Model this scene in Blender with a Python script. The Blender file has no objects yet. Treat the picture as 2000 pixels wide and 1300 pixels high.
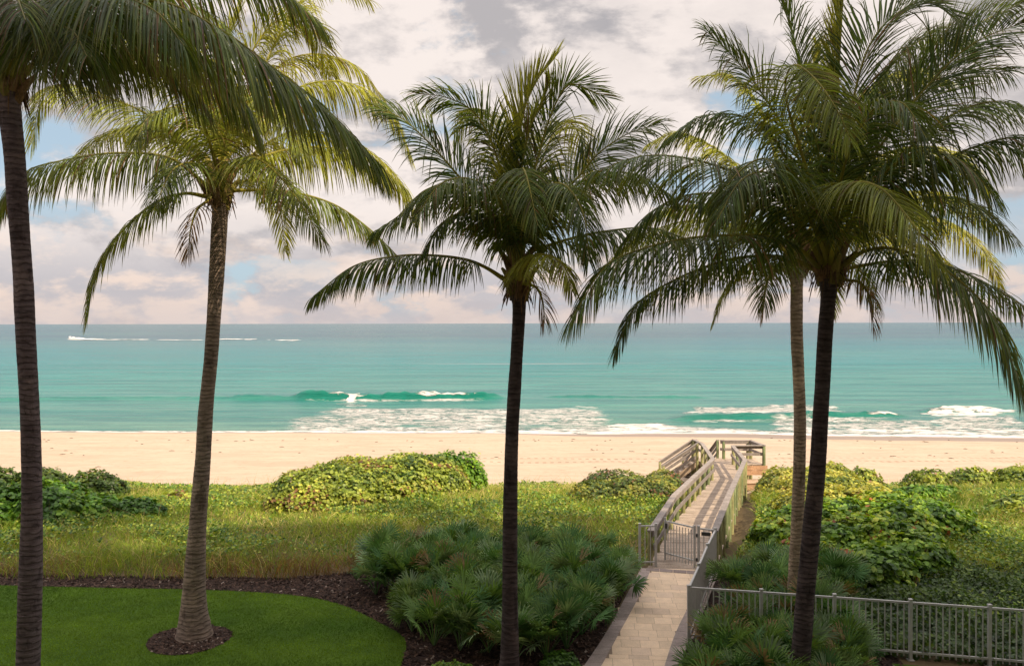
import bpy, bmesh, math, random
import numpy as np
from mathutils import Vector, Matrix

random.seed(7)
RNG = np.random.default_rng(11)
C = bpy.context.scene.collection
SC = bpy.context.scene

# ---------------------------------------------------------------- camera
F = 1600.0                      # focal length in pixels of the 2000 px wide photograph
CAMZ = 6.65
PITCH = math.atan(19.0 / F)
ROLL = math.radians(-0.11)
cam_d = bpy.data.cameras.new('camera')
cam = bpy.data.objects.new('camera', cam_d)
C.objects.link(cam)
cam_d.sensor_width = 36.0
cam_d.lens = F * 36.0 / 2000.0
cam_d.clip_start = 0.1
cam_d.clip_end = 60000.0
CM = Matrix.Rotation(math.pi / 2 - PITCH, 3, 'X') @ Matrix.Rotation(ROLL, 3, 'Z')
cam.matrix_world = Matrix.Translation((0, 0, CAMZ)) @ CM.to_4x4()
SC.camera = cam

# ---------------------------------------------------------------- light
SUN_TRAVEL = Vector((-0.80, 0.86, -1.0)).normalized()
sund = bpy.data.lights.new('sun', 'SUN')
sund.energy = 5.0
sund.angle = math.radians(0.5)
sund.color = (1.0, 0.83, 0.60)
sun = bpy.data.objects.new('sun', sund)
C.objects.link(sun)
sun.rotation_euler = SUN_TRAVEL.to_track_quat('-Z', 'Y').to_euler()
sun.location = (30, -40, 60)

world = bpy.data.worlds.new("World")
SC.world = world
world.use_nodes = True
SC.view_settings.view_transform = 'Standard'
SC.view_settings.look = 'None'
SC.view_settings.gamma = 1.0
SC.view_settings.exposure = 0.26
SC.cycles.max_bounces = 6
SC.cycles.transparent_max_bounces = 8


class NT:
    """tiny helper to wire shader nodes"""
    def __init__(s, nt):
        s.nt = nt
        nt.nodes.clear()

    def n(s, t, **kw):
        nd = s.nt.nodes.new(t)
        for k, v in kw.items():
            setattr(nd, k, v)
        return nd

    def link(s, a, b):
        s.nt.links.new(a, b)

    def inp(s, sock, v):
        if isinstance(v, bpy.types.NodeSocket):
            s.link(v, sock)
        else:
            sock.default_value = v

    def math(s, op, a, b=0.0, clamp=False):
        m = s.n('ShaderNodeMath', operation=op)
        m.use_clamp = clamp
        s.inp(m.inputs[0], a)
        if op not in ('SINE', 'ABSOLUTE', 'SQRT'):
            s.inp(m.inputs[1], b)
        return m.outputs[0]

    def mix(s, f, a, b, mode='MIX'):
        m = s.n('ShaderNodeMix', data_type='RGBA', blend_type=mode)
        s.inp(m.inputs[0], f)
        s.inp(m.inputs[6], a)
        s.inp(m.inputs[7], b)
        return m.outputs[2]

    def noise(s, vec, scale, detail=4, rough=0.5, dist=0.0):
        m = s.n('ShaderNodeTexNoise')
        if vec is not None:
            s.link(vec, m.inputs['Vector'])
        m.inputs['Scale'].default_value = scale
        m.inputs['Detail'].default_value = detail
        m.inputs['Roughness'].default_value = rough
        m.inputs['Distortion'].default_value = dist
        return m.outputs['Fac']

    def step(s, v, lo, hi, t0=0.0, t1=1.0):
        m = s.n('ShaderNodeMapRange', interpolation_type='SMOOTHSTEP')
        s.inp(m.inputs[0], v)
        m.inputs[1].default_value = lo
        m.inputs[2].default_value = hi
        m.inputs[3].default_value = t0
        m.inputs[4].default_value = t1
        return m.outputs[0]

    def mapping(s, vec, scale=(1, 1, 1), rot=(0, 0, 0), loc=(0, 0, 0)):
        m = s.n('ShaderNodeMapping')
        s.link(vec, m.inputs[0])
        m.inputs['Scale'].default_value = scale
        m.inputs['Rotation'].default_value = rot
        m.inputs['Location'].default_value = loc
        return m.outputs[0]

    def bump(s, h, strength=0.5, dist=0.02):
        b = s.n('ShaderNodeBump')
        s.link(h, b.inputs['Height'])
        b.inputs['Strength'].default_value = strength
        b.inputs['Distance'].default_value = dist
        return b.outputs[0]


def rgb(r, g, b):
    return (r, g, b, 1.0)


# sky: physical daylight sky behind a broken layer of cloud, all by direction
w = NT(world.node_tree)
sky = w.n('ShaderNodeTexSky', sky_type='NISHITA')
sky.sun_disc = False
sky.sun_elevation = math.asin(-SUN_TRAVEL.z)
sky.sun_rotation = math.atan2(-SUN_TRAVEL.x, -SUN_TRAVEL.y)
sky.air_density = 1.0
sky.dust_density = 1.5
sky.ozone_density = 1.0
tc = w.n('ShaderNodeTexCoord')
sep = w.n('ShaderNodeSeparateXYZ')
w.link(tc.outputs['Generated'], sep.inputs[0])
zz = w.math('MAXIMUM', sep.outputs[2], 0.0)
G = tc.outputs['Generated']
SK = (1.0, 1.0, 2.1)


def cl(loc, scale, det, rough, dist=0.12, sk=SK):
    return w.noise(w.mapping(G, sk, (0, 0, 0), loc), scale, det, rough, dist)


A0 = (2.4, 14.0, 5.5)
n1 = cl(A0, 3.6, 12, 0.60)
n1u = cl((A0[0] + 0.025, A0[1], A0[2] + 0.075), 3.6, 7, 0.60)     # the same cloud a little nearer the light
n2 = cl((23.0, 6.6, 5.1), 2.1, 6, 0.5)
n4 = cl((31.0, 2.6, 8.1), 6.5, 11, 0.62, 0.3)
# cover thins on a few openings and is nearly closed elsewhere
cover = w.step(w.math('ADD', n1, w.math('MULTIPLY', w.math('SUBTRACT', n2, 0.5), 0.55)), 0.385, 0.475)
relief = w.step(w.math('SUBTRACT', n1u, n1), -0.055, 0.07)
body = w.step(n1, 0.50, 0.68)
shade = w.math('ADD', w.math('MULTIPLY', relief, 0.72), w.math('MULTIPLY', body, 0.26), True)
shade = w.math('MULTIPLY', shade, w.step(n4, 0.30, 0.62, 0.45, 1.0))
lit = w.mix(shade, rgb(1.0, 0.89, 0.83), rgb(0.32, 0.315, 0.345))
hor = w.step(zz, 0.02, 0.15, 1.0, 0.0)
# low cumulus banks along the horizon
n3 = cl((0.4, 0.2, 0.05), 7.0, 11, 0.6, 0.1, (1, 1, 2.2))
n3u = cl((0.41, 0.2, 0.085), 7.0, 8, 0.6, 0.1, (1, 1, 2.2))
low = w.step(w.math('SUBTRACT', n3, n3u), -0.06, 0.09)
lowcol = w.mix(low, rgb(0.50, 0.48, 0.52), rgb(0.95, 0.74, 0.62))
lowcol = w.mix(w.step(zz, 0.0, 0.05, 0.65, 0.0), lowcol, rgb(0.70, 0.60, 0.58))
lit2 = w.mix(w.math('MULTIPLY', hor, 0.85), lit, lowcol)
# overhead and out of view, cloud brightness is raised to fill the shade below
zenith_fill = w.math('ADD', w.step(sep.outputs[2], 0.42, 0.85, 0.0, 1.9), 1.0)
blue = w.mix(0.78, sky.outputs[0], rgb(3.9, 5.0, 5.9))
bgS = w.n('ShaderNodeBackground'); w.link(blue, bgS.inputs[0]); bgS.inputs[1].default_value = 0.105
bgC = w.n('ShaderNodeBackground'); w.link(lit2, bgC.inputs[0]); w.link(w.math('MULTIPLY', zenith_fill, 0.82), bgC.inputs[1])
mx = w.n('ShaderNodeMixShader')
cumulus = w.math('MULTIPLY', w.step(n3, 0.40, 0.50), hor)
cov2 = w.math('MAXIMUM', cover, w.math('MAXIMUM', cumulus, w.step(zz, 0.0, 0.05, 0.9, 0.0)))
cov2 = w.math('MULTIPLY', cov2, 0.95)
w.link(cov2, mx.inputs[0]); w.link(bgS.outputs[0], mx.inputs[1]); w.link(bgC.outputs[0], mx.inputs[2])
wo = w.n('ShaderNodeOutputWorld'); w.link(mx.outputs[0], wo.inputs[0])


# ---------------------------------------------------------------- pixel -> world
def ray(px, py):
    return (CM @ Vector(((px - 1000) / F, -(py - 650) / F, -1.0)))


def at(px, py, z=0.0):
    d = ray(px, py)
    t = (z - CAMZ) / d.z
    return Vector((d.x * t, d.y * t, z))


def P(px, py, dist):
    d = ray(px, py)
    t = dist / d.y
    return Vector((d.x * t, dist, CAMZ + d.z * t))


def smooth(a, b, x):
    t = np.clip((np.asarray(x, float) - a) / (b - a), 0, 1)
    return t * t * (3 - 2 * t)


# value noise for placing and modelling
_perm = RNG.random((64, 64))


def vnoise(x, y, s=1.0):
    x = np.asarray(x, float) * s; y = np.asarray(y, float) * s
    xi = np.floor(x).astype(int); yi = np.floor(y).astype(int)
    fx = x - xi; fy = y - yi
    fx = fx * fx * (3 - 2 * fx); fy = fy * fy * (3 - 2 * fy)
    g = lambda a, b: _perm[a % 64, b % 64]
    return (g(xi, yi) * (1 - fx) + g(xi + 1, yi) * fx) * (1 - fy) + (g(xi, yi + 1) * (1 - fx) + g(xi + 1, yi + 1) * fx) * fy


SEA = -3.2
_sx = [-400, -50, -38, -20, -2, 8, 20, 27, 33, 46, 400]
_sy = [77, 75.6, 74.8, 74.2, 73.4, 72.6, 73.0, 71.2, 70.6, 69.4, 68]


def shore_y(x):
    return np.interp(x, _sx, _sy) + 0.5 * (vnoise(x, x * 0 + 3.3, 0.25) - 0.5)


def ground_z(x, y):
    x = np.asarray(x, float); y = np.asarray(y, float)
    z = np.interp(y, [-100, 23, 27, 31, 34, 38, 41, 44], [0, 0, 0.02, -0.12, -0.45, -1.15, -1.62, -1.85])
    z = z + smooth(23.5, 27, y) * (1 - smooth(38, 43, y)) * 0.35 * (vnoise(x, y, 0.33) - 0.5)
    cxl = np.interp(y, [22.5, 26.8, 36.9, 44], [4.6, 6.3, 9.8, 10.6])
    z = z - 0.38 * smooth(22.3, 24, y) * (1 - smooth(39, 43, y)) * (1 - smooth(1.0, 1.9, np.abs(x - cxl)))
    sy = shore_y(x)
    u = (y - 44) / (sy - 44)
    zb = -1.85 + (SEA + 1.85) * np.clip(u, 0, 1.0) - np.maximum(0, y - sy) * 0.06
    zb = zb + 0.12 * (vnoise(x, y, 0.5) - 0.5) * smooth(43, 47, y) * (1 - smooth(62, 70, y))
    return np.where(y > 44, zb, z)


def gz(x, y):
    return float(ground_z(np.array([x]), np.array([y]))[0])


# ---------------------------------------------------------------- mesh helpers
def new_obj(name, me, mat=None, parent=None):
    o = bpy.data.objects.new(name, me)
    C.objects.link(o)
    if mat is not None:
        me.materials.append(mat)
    if parent is not None:
        o.parent = parent
    return o


def np_mesh(name, verts, faces, col=None, smooth_shade=False):
    """verts (N,3); faces (M,3|4); col (N,3) optional point colour"""
    me = bpy.data.meshes.new(name)
    verts = np.asarray(verts, np.float32); faces = np.asarray(faces, np.int32)
    k = faces.shape[1]
    me.vertices.add(len(verts)); me.vertices.foreach_set('co', verts.ravel())
    me.loops.add(faces.size); me.loops.foreach_set('vertex_index', faces.ravel())
    me.polygons.add(len(faces))
    me.polygons.foreach_set('loop_start', np.arange(0, faces.size, k, dtype=np.int32))
    me.polygons.foreach_set('use_smooth', np.full(len(faces), bool(smooth_shade)))
    if col is not None:
        a = me.color_attributes.new('col', 'FLOAT_COLOR', 'POINT')
        c4 = np.ones((len(verts), 4), np.float32); c4[:, :3] = col
        a.data.foreach_set('color', c4.ravel())
    me.update(calc_edges=True)
    return me


class MB:
    """collects quads with a colour per vertex"""
    def __init__(s):
        s.v = []; s.f = []; s.c = []; s.n = 0

    def add(s, v, f, c=(1, 1, 1)):
        v = np.asarray(v, float).reshape(-1, 3); f = np.asarray(f, int)
        s.v.append(v); s.f.append(f + s.n)
        c = np.asarray(c, float)
        if c.ndim == 1:
            c = np.tile(c, (len(v), 1))
        s.c.append(c); s.n += len(v)

    def box(s, c, size, rot=None, col=(1, 1, 1)):
        h = np.array(size) / 2.0
        q = np.array([[x, y, z] for x in (-1, 1) for y in (-1, 1) for z in (-1, 1)]) * h
        if rot is not None:
            q = q @ np.array(rot).T
        q = q + np.array(c)
        s.add(q, [[0, 1, 3, 2], [4, 6, 7, 5], [0, 4, 5, 1], [2, 3, 7, 6], [0, 2, 6, 4], [1, 5, 7, 3]], col)

    def beam(s, a, b, wdt, hgt, col=(1, 1, 1), up=(0, 0, 1)):
        a = Vector(a); b = Vector(b); d = (b - a); L = d.length; d.normalize()
        sd = d.cross(Vector(up))
        if sd.length < 1e-4:
            sd = Vector((1, 0, 0))
        sd.normalize(); u = sd.cross(d)
        R = np.array([[d.x, sd.x, u.x], [d.y, sd.y, u.y], [d.z, sd.z, u.z]])
        s.box((a + b) / 2, (L, wdt, hgt), R, col)

    def tube(s, pts, rad, n=8, col=(1, 1, 1), cap=True):
        pts = np.asarray(pts, float); m = len(pts)
        rad = np.broadcast_to(np.asarray(rad, float), (m,)) if np.ndim(rad) < 2 else rad
        T = np.gradient(pts, axis=0); T /= np.linalg.norm(T, axis=1)[:, None] + 1e-9
        ref = np.array([0, 0, 1.0]) if abs(T[0, 2]) < 0.8 else np.array([0, 1.0, 0])
        A = np.cross(T, ref); A /= np.linalg.norm(A, axis=1)[:, None] + 1e-9
        B = np.cross(T, A)
        th = np.linspace(0, 2 * np.pi, n, endpoint=False)
        r = rad[:, None] if rad.ndim == 1 else rad
        ring = pts[:, None, :] + r[..., None] * (np.cos(th)[None, :, None] * A[:, None, :] + np.sin(th)[None, :, None] * B[:, None, :])
        v = ring.reshape(-1, 3)
        f = []
        for i in range(m - 1):
            for j in range(n):
                k = (j + 1) % n
                f.append([i * n + j, i * n + k, (i + 1) * n + k, (i + 1) * n + j])
        if cap:
            for base in (0, (m - 1) * n):
                for j in range(1, n - 1, 2):
                    f.append([base, base + j, base + j + 1, base + (j + 2) % n])
        s.add(v, f, col)

    def build(s, name, mat, parent=None, smooth_shade=False):
        me = np_mesh(name, np.concatenate(s.v), np.concatenate(s.f), np.concatenate(s.c), smooth_shade)
        return new_obj(name, me, mat, parent)


def tag(o, label=None, cat=None, group=None, kind=None):
    if label: o['label'] = label
    if cat: o['category'] = cat
    if group: o['group'] = group
    if kind: o['kind'] = kind
    return o


def empty(name, loc):
    o = bpy.data.objects.new(name, None)
    C.objects.link(o); o.location = loc
    o.empty_display_size = 0.3
    return o


def keep(o, parent):
    """parent o (built in world coordinates) to parent without moving it"""
    o.parent = parent
    o.location = -Vector(parent.location)
    return o


# ---------------------------------------------------------------- materials
def mat_base(name):
    m = bpy.data.materials.new(name)
    m.use_nodes = True
    t = NT(m.node_tree)
    out = t.n('ShaderNodeOutputMaterial')
    return m, t, out


def pbsdf(t, out, color, rough=0.6, normal=None, spec=0.4, metal=0.0):
    p = t.n('ShaderNodeBsdfPrincipled')
    t.inp(p.inputs['Base Color'], color)
    t.inp(p.inputs['Roughness'], rough)
    p.inputs['Specular IOR Level'].default_value = spec
    p.inputs['Metallic'].default_value = metal
    if normal is not None:
        t.link(normal, p.inputs['Normal'])
    if out is not None:
        t.link(p.outputs[0], out.inputs[0])
    return p


def m_foliage(name, trans=0.35, rough=0.45, spec=0.4, gain=1.0):
    m, t, out = mat_base(name)
    a = t.n('ShaderNodeAttribute', attribute_name='col')
    tcn = t.n('ShaderNodeTexCoord')
    nz = t.noise(tcn.outputs['Object'], 2.3, 3)
    colr = t.mix(1.0, a.outputs['Color'], t.mix(t.step(nz, 0.3, 0.7), rgb(0.8 * gain, 0.8 * gain, 0.8 * gain), rgb(1.2 * gain, 1.2 * gain, 1.15 * gain)), 'MULTIPLY')
    p = pbsdf(t, None, colr, rough, None, spec)
    tr = t.n('ShaderNodeBsdfTranslucent')
    t.link(t.mix(1.0, colr, rgb(1.7, 1.55, 0.7), 'MULTIPLY'), tr.inputs[0])
    mx = t.n('ShaderNodeMixShader'); mx.inputs[0].default_value = trans
    t.link(p.outputs[0], mx.inputs[1]); t.link(tr.outputs[0], mx.inputs[2])
    t.link(mx.outputs[0], out.inputs[0])
    return m


def m_attr(name, rough=0.7, nscale=30, namt=0.35, bump=0.3, bdist=0.01, spec=0.3, stretch=(1, 1, 1), metal=0.0):
    """surface whose own colour is the 'col' attribute broken up by grain"""
    m, t, out = mat_base(name)
    a = t.n('ShaderNodeAttribute', attribute_name='col')
    tcn = t.n('ShaderNodeTexCoord')
    v = t.mapping(tcn.outputs['Object'], stretch)
    nz = t.noise(v, nscale, 6, 0.65)
    nz2 = t.noise(tcn.outputs['Object'], nscale * 0.12, 3)
    f = t.math('ADD', t.math('MULTIPLY', nz, 0.65), t.math('MULTIPLY', nz2, 0.35))
    lo = 1.0 - namt; hi = 1.0 + namt
    colr = t.mix(1.0, a.outputs['Color'], t.mix(t.step(f, 0.3, 0.7), rgb(lo, lo, lo), rgb(hi, hi, hi)), 'MULTIPLY')
    pbsdf(t, out, colr, rough, t.bump(nz, bump, bdist), spec, metal)
    return m


M = {}
M['frond'] = m_foliage('palm_leaflets', 0.36, 0.45, 0.3)
M['leaf'] = m_foliage('shrub_leaves', 0.28, 0.45, 0.4)
M['palmetto'] = m_foliage('palmetto_leaves', 0.22, 0.6, 0.2)
M['grass'] = m_foliage('grass_blades', 0.35, 0.6, 0.2)
M['wood'] = m_attr('weathered_wood', 0.8, 26, 0.38, 0.5, 0.01, 0.2)
M['pole'] = m_attr('treated_pole', 0.75, 12, 0.4, 0.4, 0.01, 0.25, (3, 3, 0.5))
M['paver'] = m_attr('concrete_paver', 0.85, 45, 0.14, 0.3, 0.004, 0.2)
M['granite'] = m_attr('grey_paver', 0.85, 60, 0.28, 0.4, 0.004, 0.25)
M['metal'] = m_attr('grey_painted_metal', 0.42, 8, 0.12, 0.05, 0.002, 0.5)
M['joint'], _t, _o = mat_base('joint_sand'); pbsdf(_t, _o, rgb(0.26, 0.19, 0.14), 0.9)
M['building'] = m_attr('rendered_wall', 0.85, 3, 0.08, 0.2, 0.01, 0.2)
M['glass'] = m_attr('window_glass', 0.08, 1, 0.05, 0.0, 0.001, 0.6)


def m_trunk(name, c1, c2, rings=11.0):
    m, t, out = mat_base(name)
    tcn = t.n('ShaderNodeTexCoord')
    o = tcn.outputs['Object']
    nz = t.noise(t.mapping(o, (2.2, 2.2, 16)), 1.6, 6, 0.65)
    nb = t.noise(o, 2.0, 4, 0.6)
    nf = t.noise(t.mapping(o, (14, 14, 3)), 3.0, 5, 0.6)
    sp = t.n('ShaderNodeSeparateXYZ'); t.link(o, sp.inputs[0])
    ph = t.math('ADD', t.math('MULTIPLY', sp.outputs[2], rings), t.math('ADD', t.math('MULTIPLY', nb, 3.2), t.math('MULTIPLY', nz, 1.3)))
    fr = t.math('FRACT', ph)
    crack = t.step(fr, 0.0, 0.30)
    colr = t.mix(t.step(nz, 0.3, 0.7), rgb(*c1), rgb(*c2))
    colr = t.mix(t.step(nb, 0.5, 0.72), colr, rgb(c2[0] * 1.25, c2[1] * 1.22, c2[2] * 1.18))
    blot = t.noise(t.mapping(o, (3, 3, 1.1)), 1.3, 5, 0.65)
    colr = t.mix(t.math('MULTIPLY', t.step(blot, 0.56, 0.66), 0.6), colr, rgb(c1[0] * 0.4, c1[1] * 0.38, c1[2] * 0.38))
    colr = t.mix(t.step(nf, 0.66, 0.76), colr, rgb(0.03, 0.022, 0.02))
    colr = t.mix(t.math('MULTIPLY', t.math('SUBTRACT', 1.0, crack), t.math('MULTIPLY', t.step(nf, 0.35, 0.65), 0.38)), colr, rgb(c1[0] * 0.45, c1[1] * 0.42, c1[2] * 0.42))
    h = t.math('ADD', t.math('MULTIPLY', crack, 0.8), t.math('MULTIPLY', nz, 0.8))
    h = t.math('ADD', h, t.math('MULTIPLY', nf, 0.3))
    pbsdf(t, out, colr, 0.85, t.bump(h, 0.9, 0.03), 0.15)
    return m


M['trunk_dark'] = m_trunk('palm_bark_dark', (0.045, 0.034, 0.034), (0.105, 0.082, 0.080))
M['trunk_grey'] = m_trunk('palm_bark_purple_grey', (0.10, 0.072, 0.078), (0.21, 0.16, 0.165))
M['trunk_brown'] = m_trunk('palm_bark_brown', (0.20, 0.148, 0.118), (0.34, 0.26, 0.21))
M['trunk_pale'] = m_trunk('palm_bark_pale', (0.22, 0.165, 0.115), (0.42, 0.32, 0.23))


def m_sand():
    m, t, out = mat_base('beach_sand')
    tcn = t.n('ShaderNodeTexCoord'); o = tcn.outputs['Object']
    a = t.n('ShaderNodeAttribute', attribute_name='col')
    sp = t.n('ShaderNodeSeparateColor'); t.link(a.outputs['Color'], sp.inputs[0])
    n1 = t.noise(t.mapping(o, (0.22, 0.7, 1)), 1.0, 7, 0.65, 0.6)
    n2 = t.noise(o, 2.2, 8, 0.65)
    n3 = t.noise(t.mapping(o, (0.5, 2.5, 1)), 2.2, 5, 0.7)
    c = t.mix(t.step(n1, 0.35, 0.65), rgb(0.42, 0.325, 0.24), rgb(0.485, 0.385, 0.29))
    c = t.mix(t.math('MULTIPLY', t.step(n2, 0.53, 0.68), 0.5), c, rgb(0.34, 0.24, 0.165))
    c = t.mix(t.math('MULTIPLY', t.step(n3, 0.68, 0.74), 0.5), c, rgb(0.30, 0.21, 0.14))
    # machine tread marks running along the beach (G channel)
    spo = t.n('ShaderNodeSeparateXYZ'); t.link(o, spo.inputs[0])
    dots = t.step(t.math('SINE', t.math('MULTIPLY', spo.outputs[0], 13.0)), -0.1, 0.5)
    tr = t.math('MULTIPLY', sp.outputs[1], dots)
    c = t.mix(t.math('MULTIPLY', tr, 0.75), c, rgb(0.27, 0.185, 0.125))
    # wet sand (R channel)
    nw = t.math('ADD', sp.outputs[0], t.math('MULTIPLY', t.math('SUBTRACT', n1, 0.5), 0.8))
    wet = t.step(nw, 0.45, 0.62)
    c = t.mix(wet, c, rgb(0.27, 0.20, 0.155))
    # plant litter and soil under the dune plants (B channel)
    nl = t.math('ADD', sp.outputs[2], t.math('MULTIPLY', t.math('SUBTRACT', n2, 0.5), 1.2))
    c = t.mix(t.step(nl, 0.4, 0.6), c, rgb(0.13, 0.095, 0.05))
    h = t.math('ADD', t.math('MULTIPLY', n2, 1.0), t.math('MULTIPLY', n3, 0.5))
    h = t.math('SUBTRACT', h, t.math('MULTIPLY', tr, 0.6))
    p = pbsdf(t, out, c, t.math('SUBTRACT', 0.95, t.math('MULTIPLY', wet, 0.55)), t.bump(h, 0.5, 0.06), 0.25)
    return m


M['sand'] = m_sand()


def m_mulch():
    m, t, out = mat_base('bark_mulch')
    tcn = t.n('ShaderNodeTexCoord'); o = tcn.outputs['Object']
    v = t.n('ShaderNodeTexVoronoi'); t.link(t.mapping(o, (1, 2.2, 1), (0, 0, 0.5)), v.inputs['Vector']); v.inputs['Scale'].default_value = 14
    sc = t.n('ShaderNodeSeparateColor'); t.link(v.outputs['Color'], sc.inputs[0])
    nz = t.noise(o, 6, 6, 0.7)
    c = t.mix(sc.outputs[0], rgb(0.018, 0.011, 0.009), rgb(0.075, 0.046, 0.038))
    c = t.mix(t.step(nz, 0.62, 0.75), c, rgb(0.12, 0.08, 0.065))
    pbsdf(t, out, c, 0.9, t.bump(t.math('ADD', v.outputs['Distance'], nz), 1.0, 0.04), 0.2)
    return m


M['mulch'] = m_mulch()


def m_lawn():
    m, t, out = mat_base('lawn_turf')
    tcn = t.n('ShaderNodeTexCoord'); o = tcn.outputs['Object']
    n1 = t.noise(o, 0.7, 4, 0.6); n2 = t.noise(t.mapping(o, (1, 2.4, 1)), 9, 6, 0.7); n3 = t.noise(o, 60, 3, 0.7)
    c = t.mix(t.step(n1, 0.3, 0.7), rgb(0.055, 0.125, 0.008), rgb(0.10, 0.185, 0.012))
    c = t.mix(t.math('MULTIPLY', t.step(n2, 0.35, 0.75), 0.5), c, rgb(0.045, 0.085, 0.008))
    pbsdf(t, out, c, 0.8, t.bump(t.math('ADD', n3, n2), 0.8, 0.03), 0.15)
    return m


M['lawn'] = m_lawn()


def m_sea():
    m, t, out = mat_base('sea_water')
    geo = t.n('ShaderNodeNewGeometry'); o = geo.outputs['Position']
    sp = t.n('ShaderNodeSeparateXYZ'); t.link(o, sp.inputs[0])
    a = t.n('ShaderNodeAttribute', attribute_name='col')
    sc = t.n('ShaderNodeSeparateColor'); t.link(a.outputs['Color'], sc.inputs[0])
    y = sp.outputs[1]
    # depth of water: pale sandy green in the shallows, turquoise, then deep blue-grey past the drop-off
    big = t.noise(t.mapping(o, (0.0035, 0.012, 1)), 1.0, 5, 0.6)
    swell = t.noise(t.mapping(o, (0.010, 0.075, 1)), 1.0, 5, 0.6)
    y2 = t.math('ADD', y, t.math('MULTIPLY', t.math('SUBTRACT', big, 0.5), 120.0))
    c = t.mix(t.step(y, 72, 120), rgb(0.11, 0.235, 0.185), rgb(0.04, 0.215, 0.19))
    c = t.mix(t.step(y, 115, 230), c, rgb(0.012, 0.185, 0.198))
    c = t.mix(t.step(y2, 230, 400), c, rgb(0.022, 0.13, 0.175))
    c = t.mix(t.step(y2, 370, 640), c, rgb(0.030, 0.056, 0.112))
    c = t.mix(t.math('MULTIPLY', t.step(big, 0.45, 0.65), 0.35), c, rgb(0.12, 0.25, 0.215))
    c = t.mix(t.math('MULTIPLY', t.step(swell, 0.50, 0.66), 0.42), c, rgb(0.02, 0.15, 0.14))  # this and the streaks below: wave facet shading painted into the water colour
    chop = t.noise(t.mapping(o, (0.06, 0.42, 1)), 1.0, 8, 0.72)
    c = t.mix(t.math('MULTIPLY', t.step(chop, 0.42, 0.60), 0.65), c, rgb(0.014, 0.12, 0.125))
    mid = t.noise(t.mapping(o, (0.016, 0.16, 1), (0, 0, 0.02)), 1.0, 7, 0.7)
    c = t.mix(t.math('MULTIPLY', t.step(mid, 0.47, 0.60), 0.45), c, rgb(0.018, 0.14, 0.145))
    farr = t.noise(t.mapping(o, (0.003, 0.035, 1)), 1.0, 6, 0.65)
    c = t.mix(t.math('MULTIPLY', t.math('MULTIPLY', t.step(farr, 0.46, 0.62), 0.4), t.step(y, 160, 300)), c, rgb(0.02, 0.085, 0.12))
    # clear green of a wave face (B channel)
    c = t.mix(t.math('MULTIPLY', sc.outputs[2], 0.8), c, rgb(0.002, 0.17, 0.115))
    f1 = t.noise(t.mapping(o, (0.55, 1.5, 1)), 1.0, 7, 0.68, 0.6)
    f2 = t.noise(t.mapping(o, (0.2, 0.5, 1)), 1.0, 4, 0.6)
    ridged = t.math('ABSOLUTE', t.math('SUBTRACT', f1, 0.5))
    lace = t.step(t.math('SUBTRACT', ridged, t.math('MULTIPLY', f2, 0.12)), -0.035, 0.025, 1.0, 0.0)
    # R: solid foam, G: lacy foam
    solid = t.step(t.math('ADD', sc.outputs[0], t.math('MULTIPLY', t.math('SUBTRACT', f1, 0.5), 2.0)), 0.40, 0.62)
    lacy = t.math('MULTIPLY', lace, t.step(t.math('ADD', sc.outputs[1], t.math('MULTIPLY', t.math('SUBTRACT', f2, 0.5), 0.9)), 0.35, 0.7))
    foam = t.math('MAXIMUM', solid, t.math('MULTIPLY', lacy, 0.9))
    c = t.mix(foam, c, rgb(0.66, 0.62, 0.59))
    b1 = t.noise(t.mapping(o, (0.35, 1.5, 1)), 1.0, 8, 0.68)
    b2 = t.noise(t.mapping(o, (0.03, 0.16, 1)), 1.0, 7, 0.65)
    h = t.math('ADD', t.math('MULTIPLY', b1, 0.22), t.math('MULTIPLY', b2, 1.3))
    h = t.math('ADD', h, t.math('MULTIPLY', foam, 0.15))
    p = pbsdf(t, out, c, t.math('ADD', 0.22, t.math('MULTIPLY', foam, 0.6)), t.bump(h, 1.0, 1.1), 0.09)
    return m


M['sea'] = m_sea()


# ---------------------------------------------------------------- the setting
def grid_obj(name, xs, ys, zf, mat, colf=None, smooth_shade=True):
    X, Y = np.meshgrid(xs, ys)
    Z = zf(X.ravel(), Y.ravel()).reshape(X.shape)
    v = np.stack([X.ravel(), Y.ravel(), Z.ravel()], 1)
    nx, ny = len(xs), len(ys)
    i = np.arange(ny - 1)[:, None] * nx + np.arange(nx - 1)[None, :]
    i = i.ravel()
    f = np.stack([i, i + 1, i + nx + 1, i + nx], 1)
    col = colf(X.ravel(), Y.ravel()) if colf is not None else np.ones((len(v), 3))
    me = np_mesh(name, v, f, col, smooth_shade)
    return new_obj(name, me, mat)


def ground_col(x, y):
    sy = shore_y(x)
    wetw = np.interp(x, [-40, 0, 8, 20, 28, 40], [0.9, 1.2, 4.0, 6.5, 6.0, 6.0])
    wet = 1 - smooth(0.3, 1.0, (sy - y) / wetw)
    tr = np.zeros_like(x)
    for yc, wd in ((52.3, 0.22), (54.1, 0.22)):
        tr = np.maximum(tr, (np.abs(y - yc - 0.02 * x * 0.8) < wd) * np.clip((x + 14) / 8, 0, 1))
    edge = 40.2 + 2.0 * (vnoise(x, y * 0 + 1.1, 0.3) - 0.5)
    lit = 1 - smooth(edge - 1.5, edge + 0.7, y)
    # the bare sandy strip along the boardwalk
    return np.stack([wet, tr, lit], 1)


xs = np.concatenate([np.linspace(-260, -62, 34), np.linspace(-60, 60, 301), np.linspace(62, 260, 34)])
b = grid_obj('beach', xs, np.concatenate([np.linspace(38, 47, 24), np.linspace(47.2, 80, 165), np.linspace(82, 125, 12)]), ground_z, M['sand'], ground_col)
tag(b, kind='structure')
d = grid_obj('dune_ground', xs, np.concatenate([np.array([-60, -20, 0, 14]), np.linspace(16, 38, 60)]), ground_z, M['sand'], ground_col)
tag(d, kind='structure')

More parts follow.
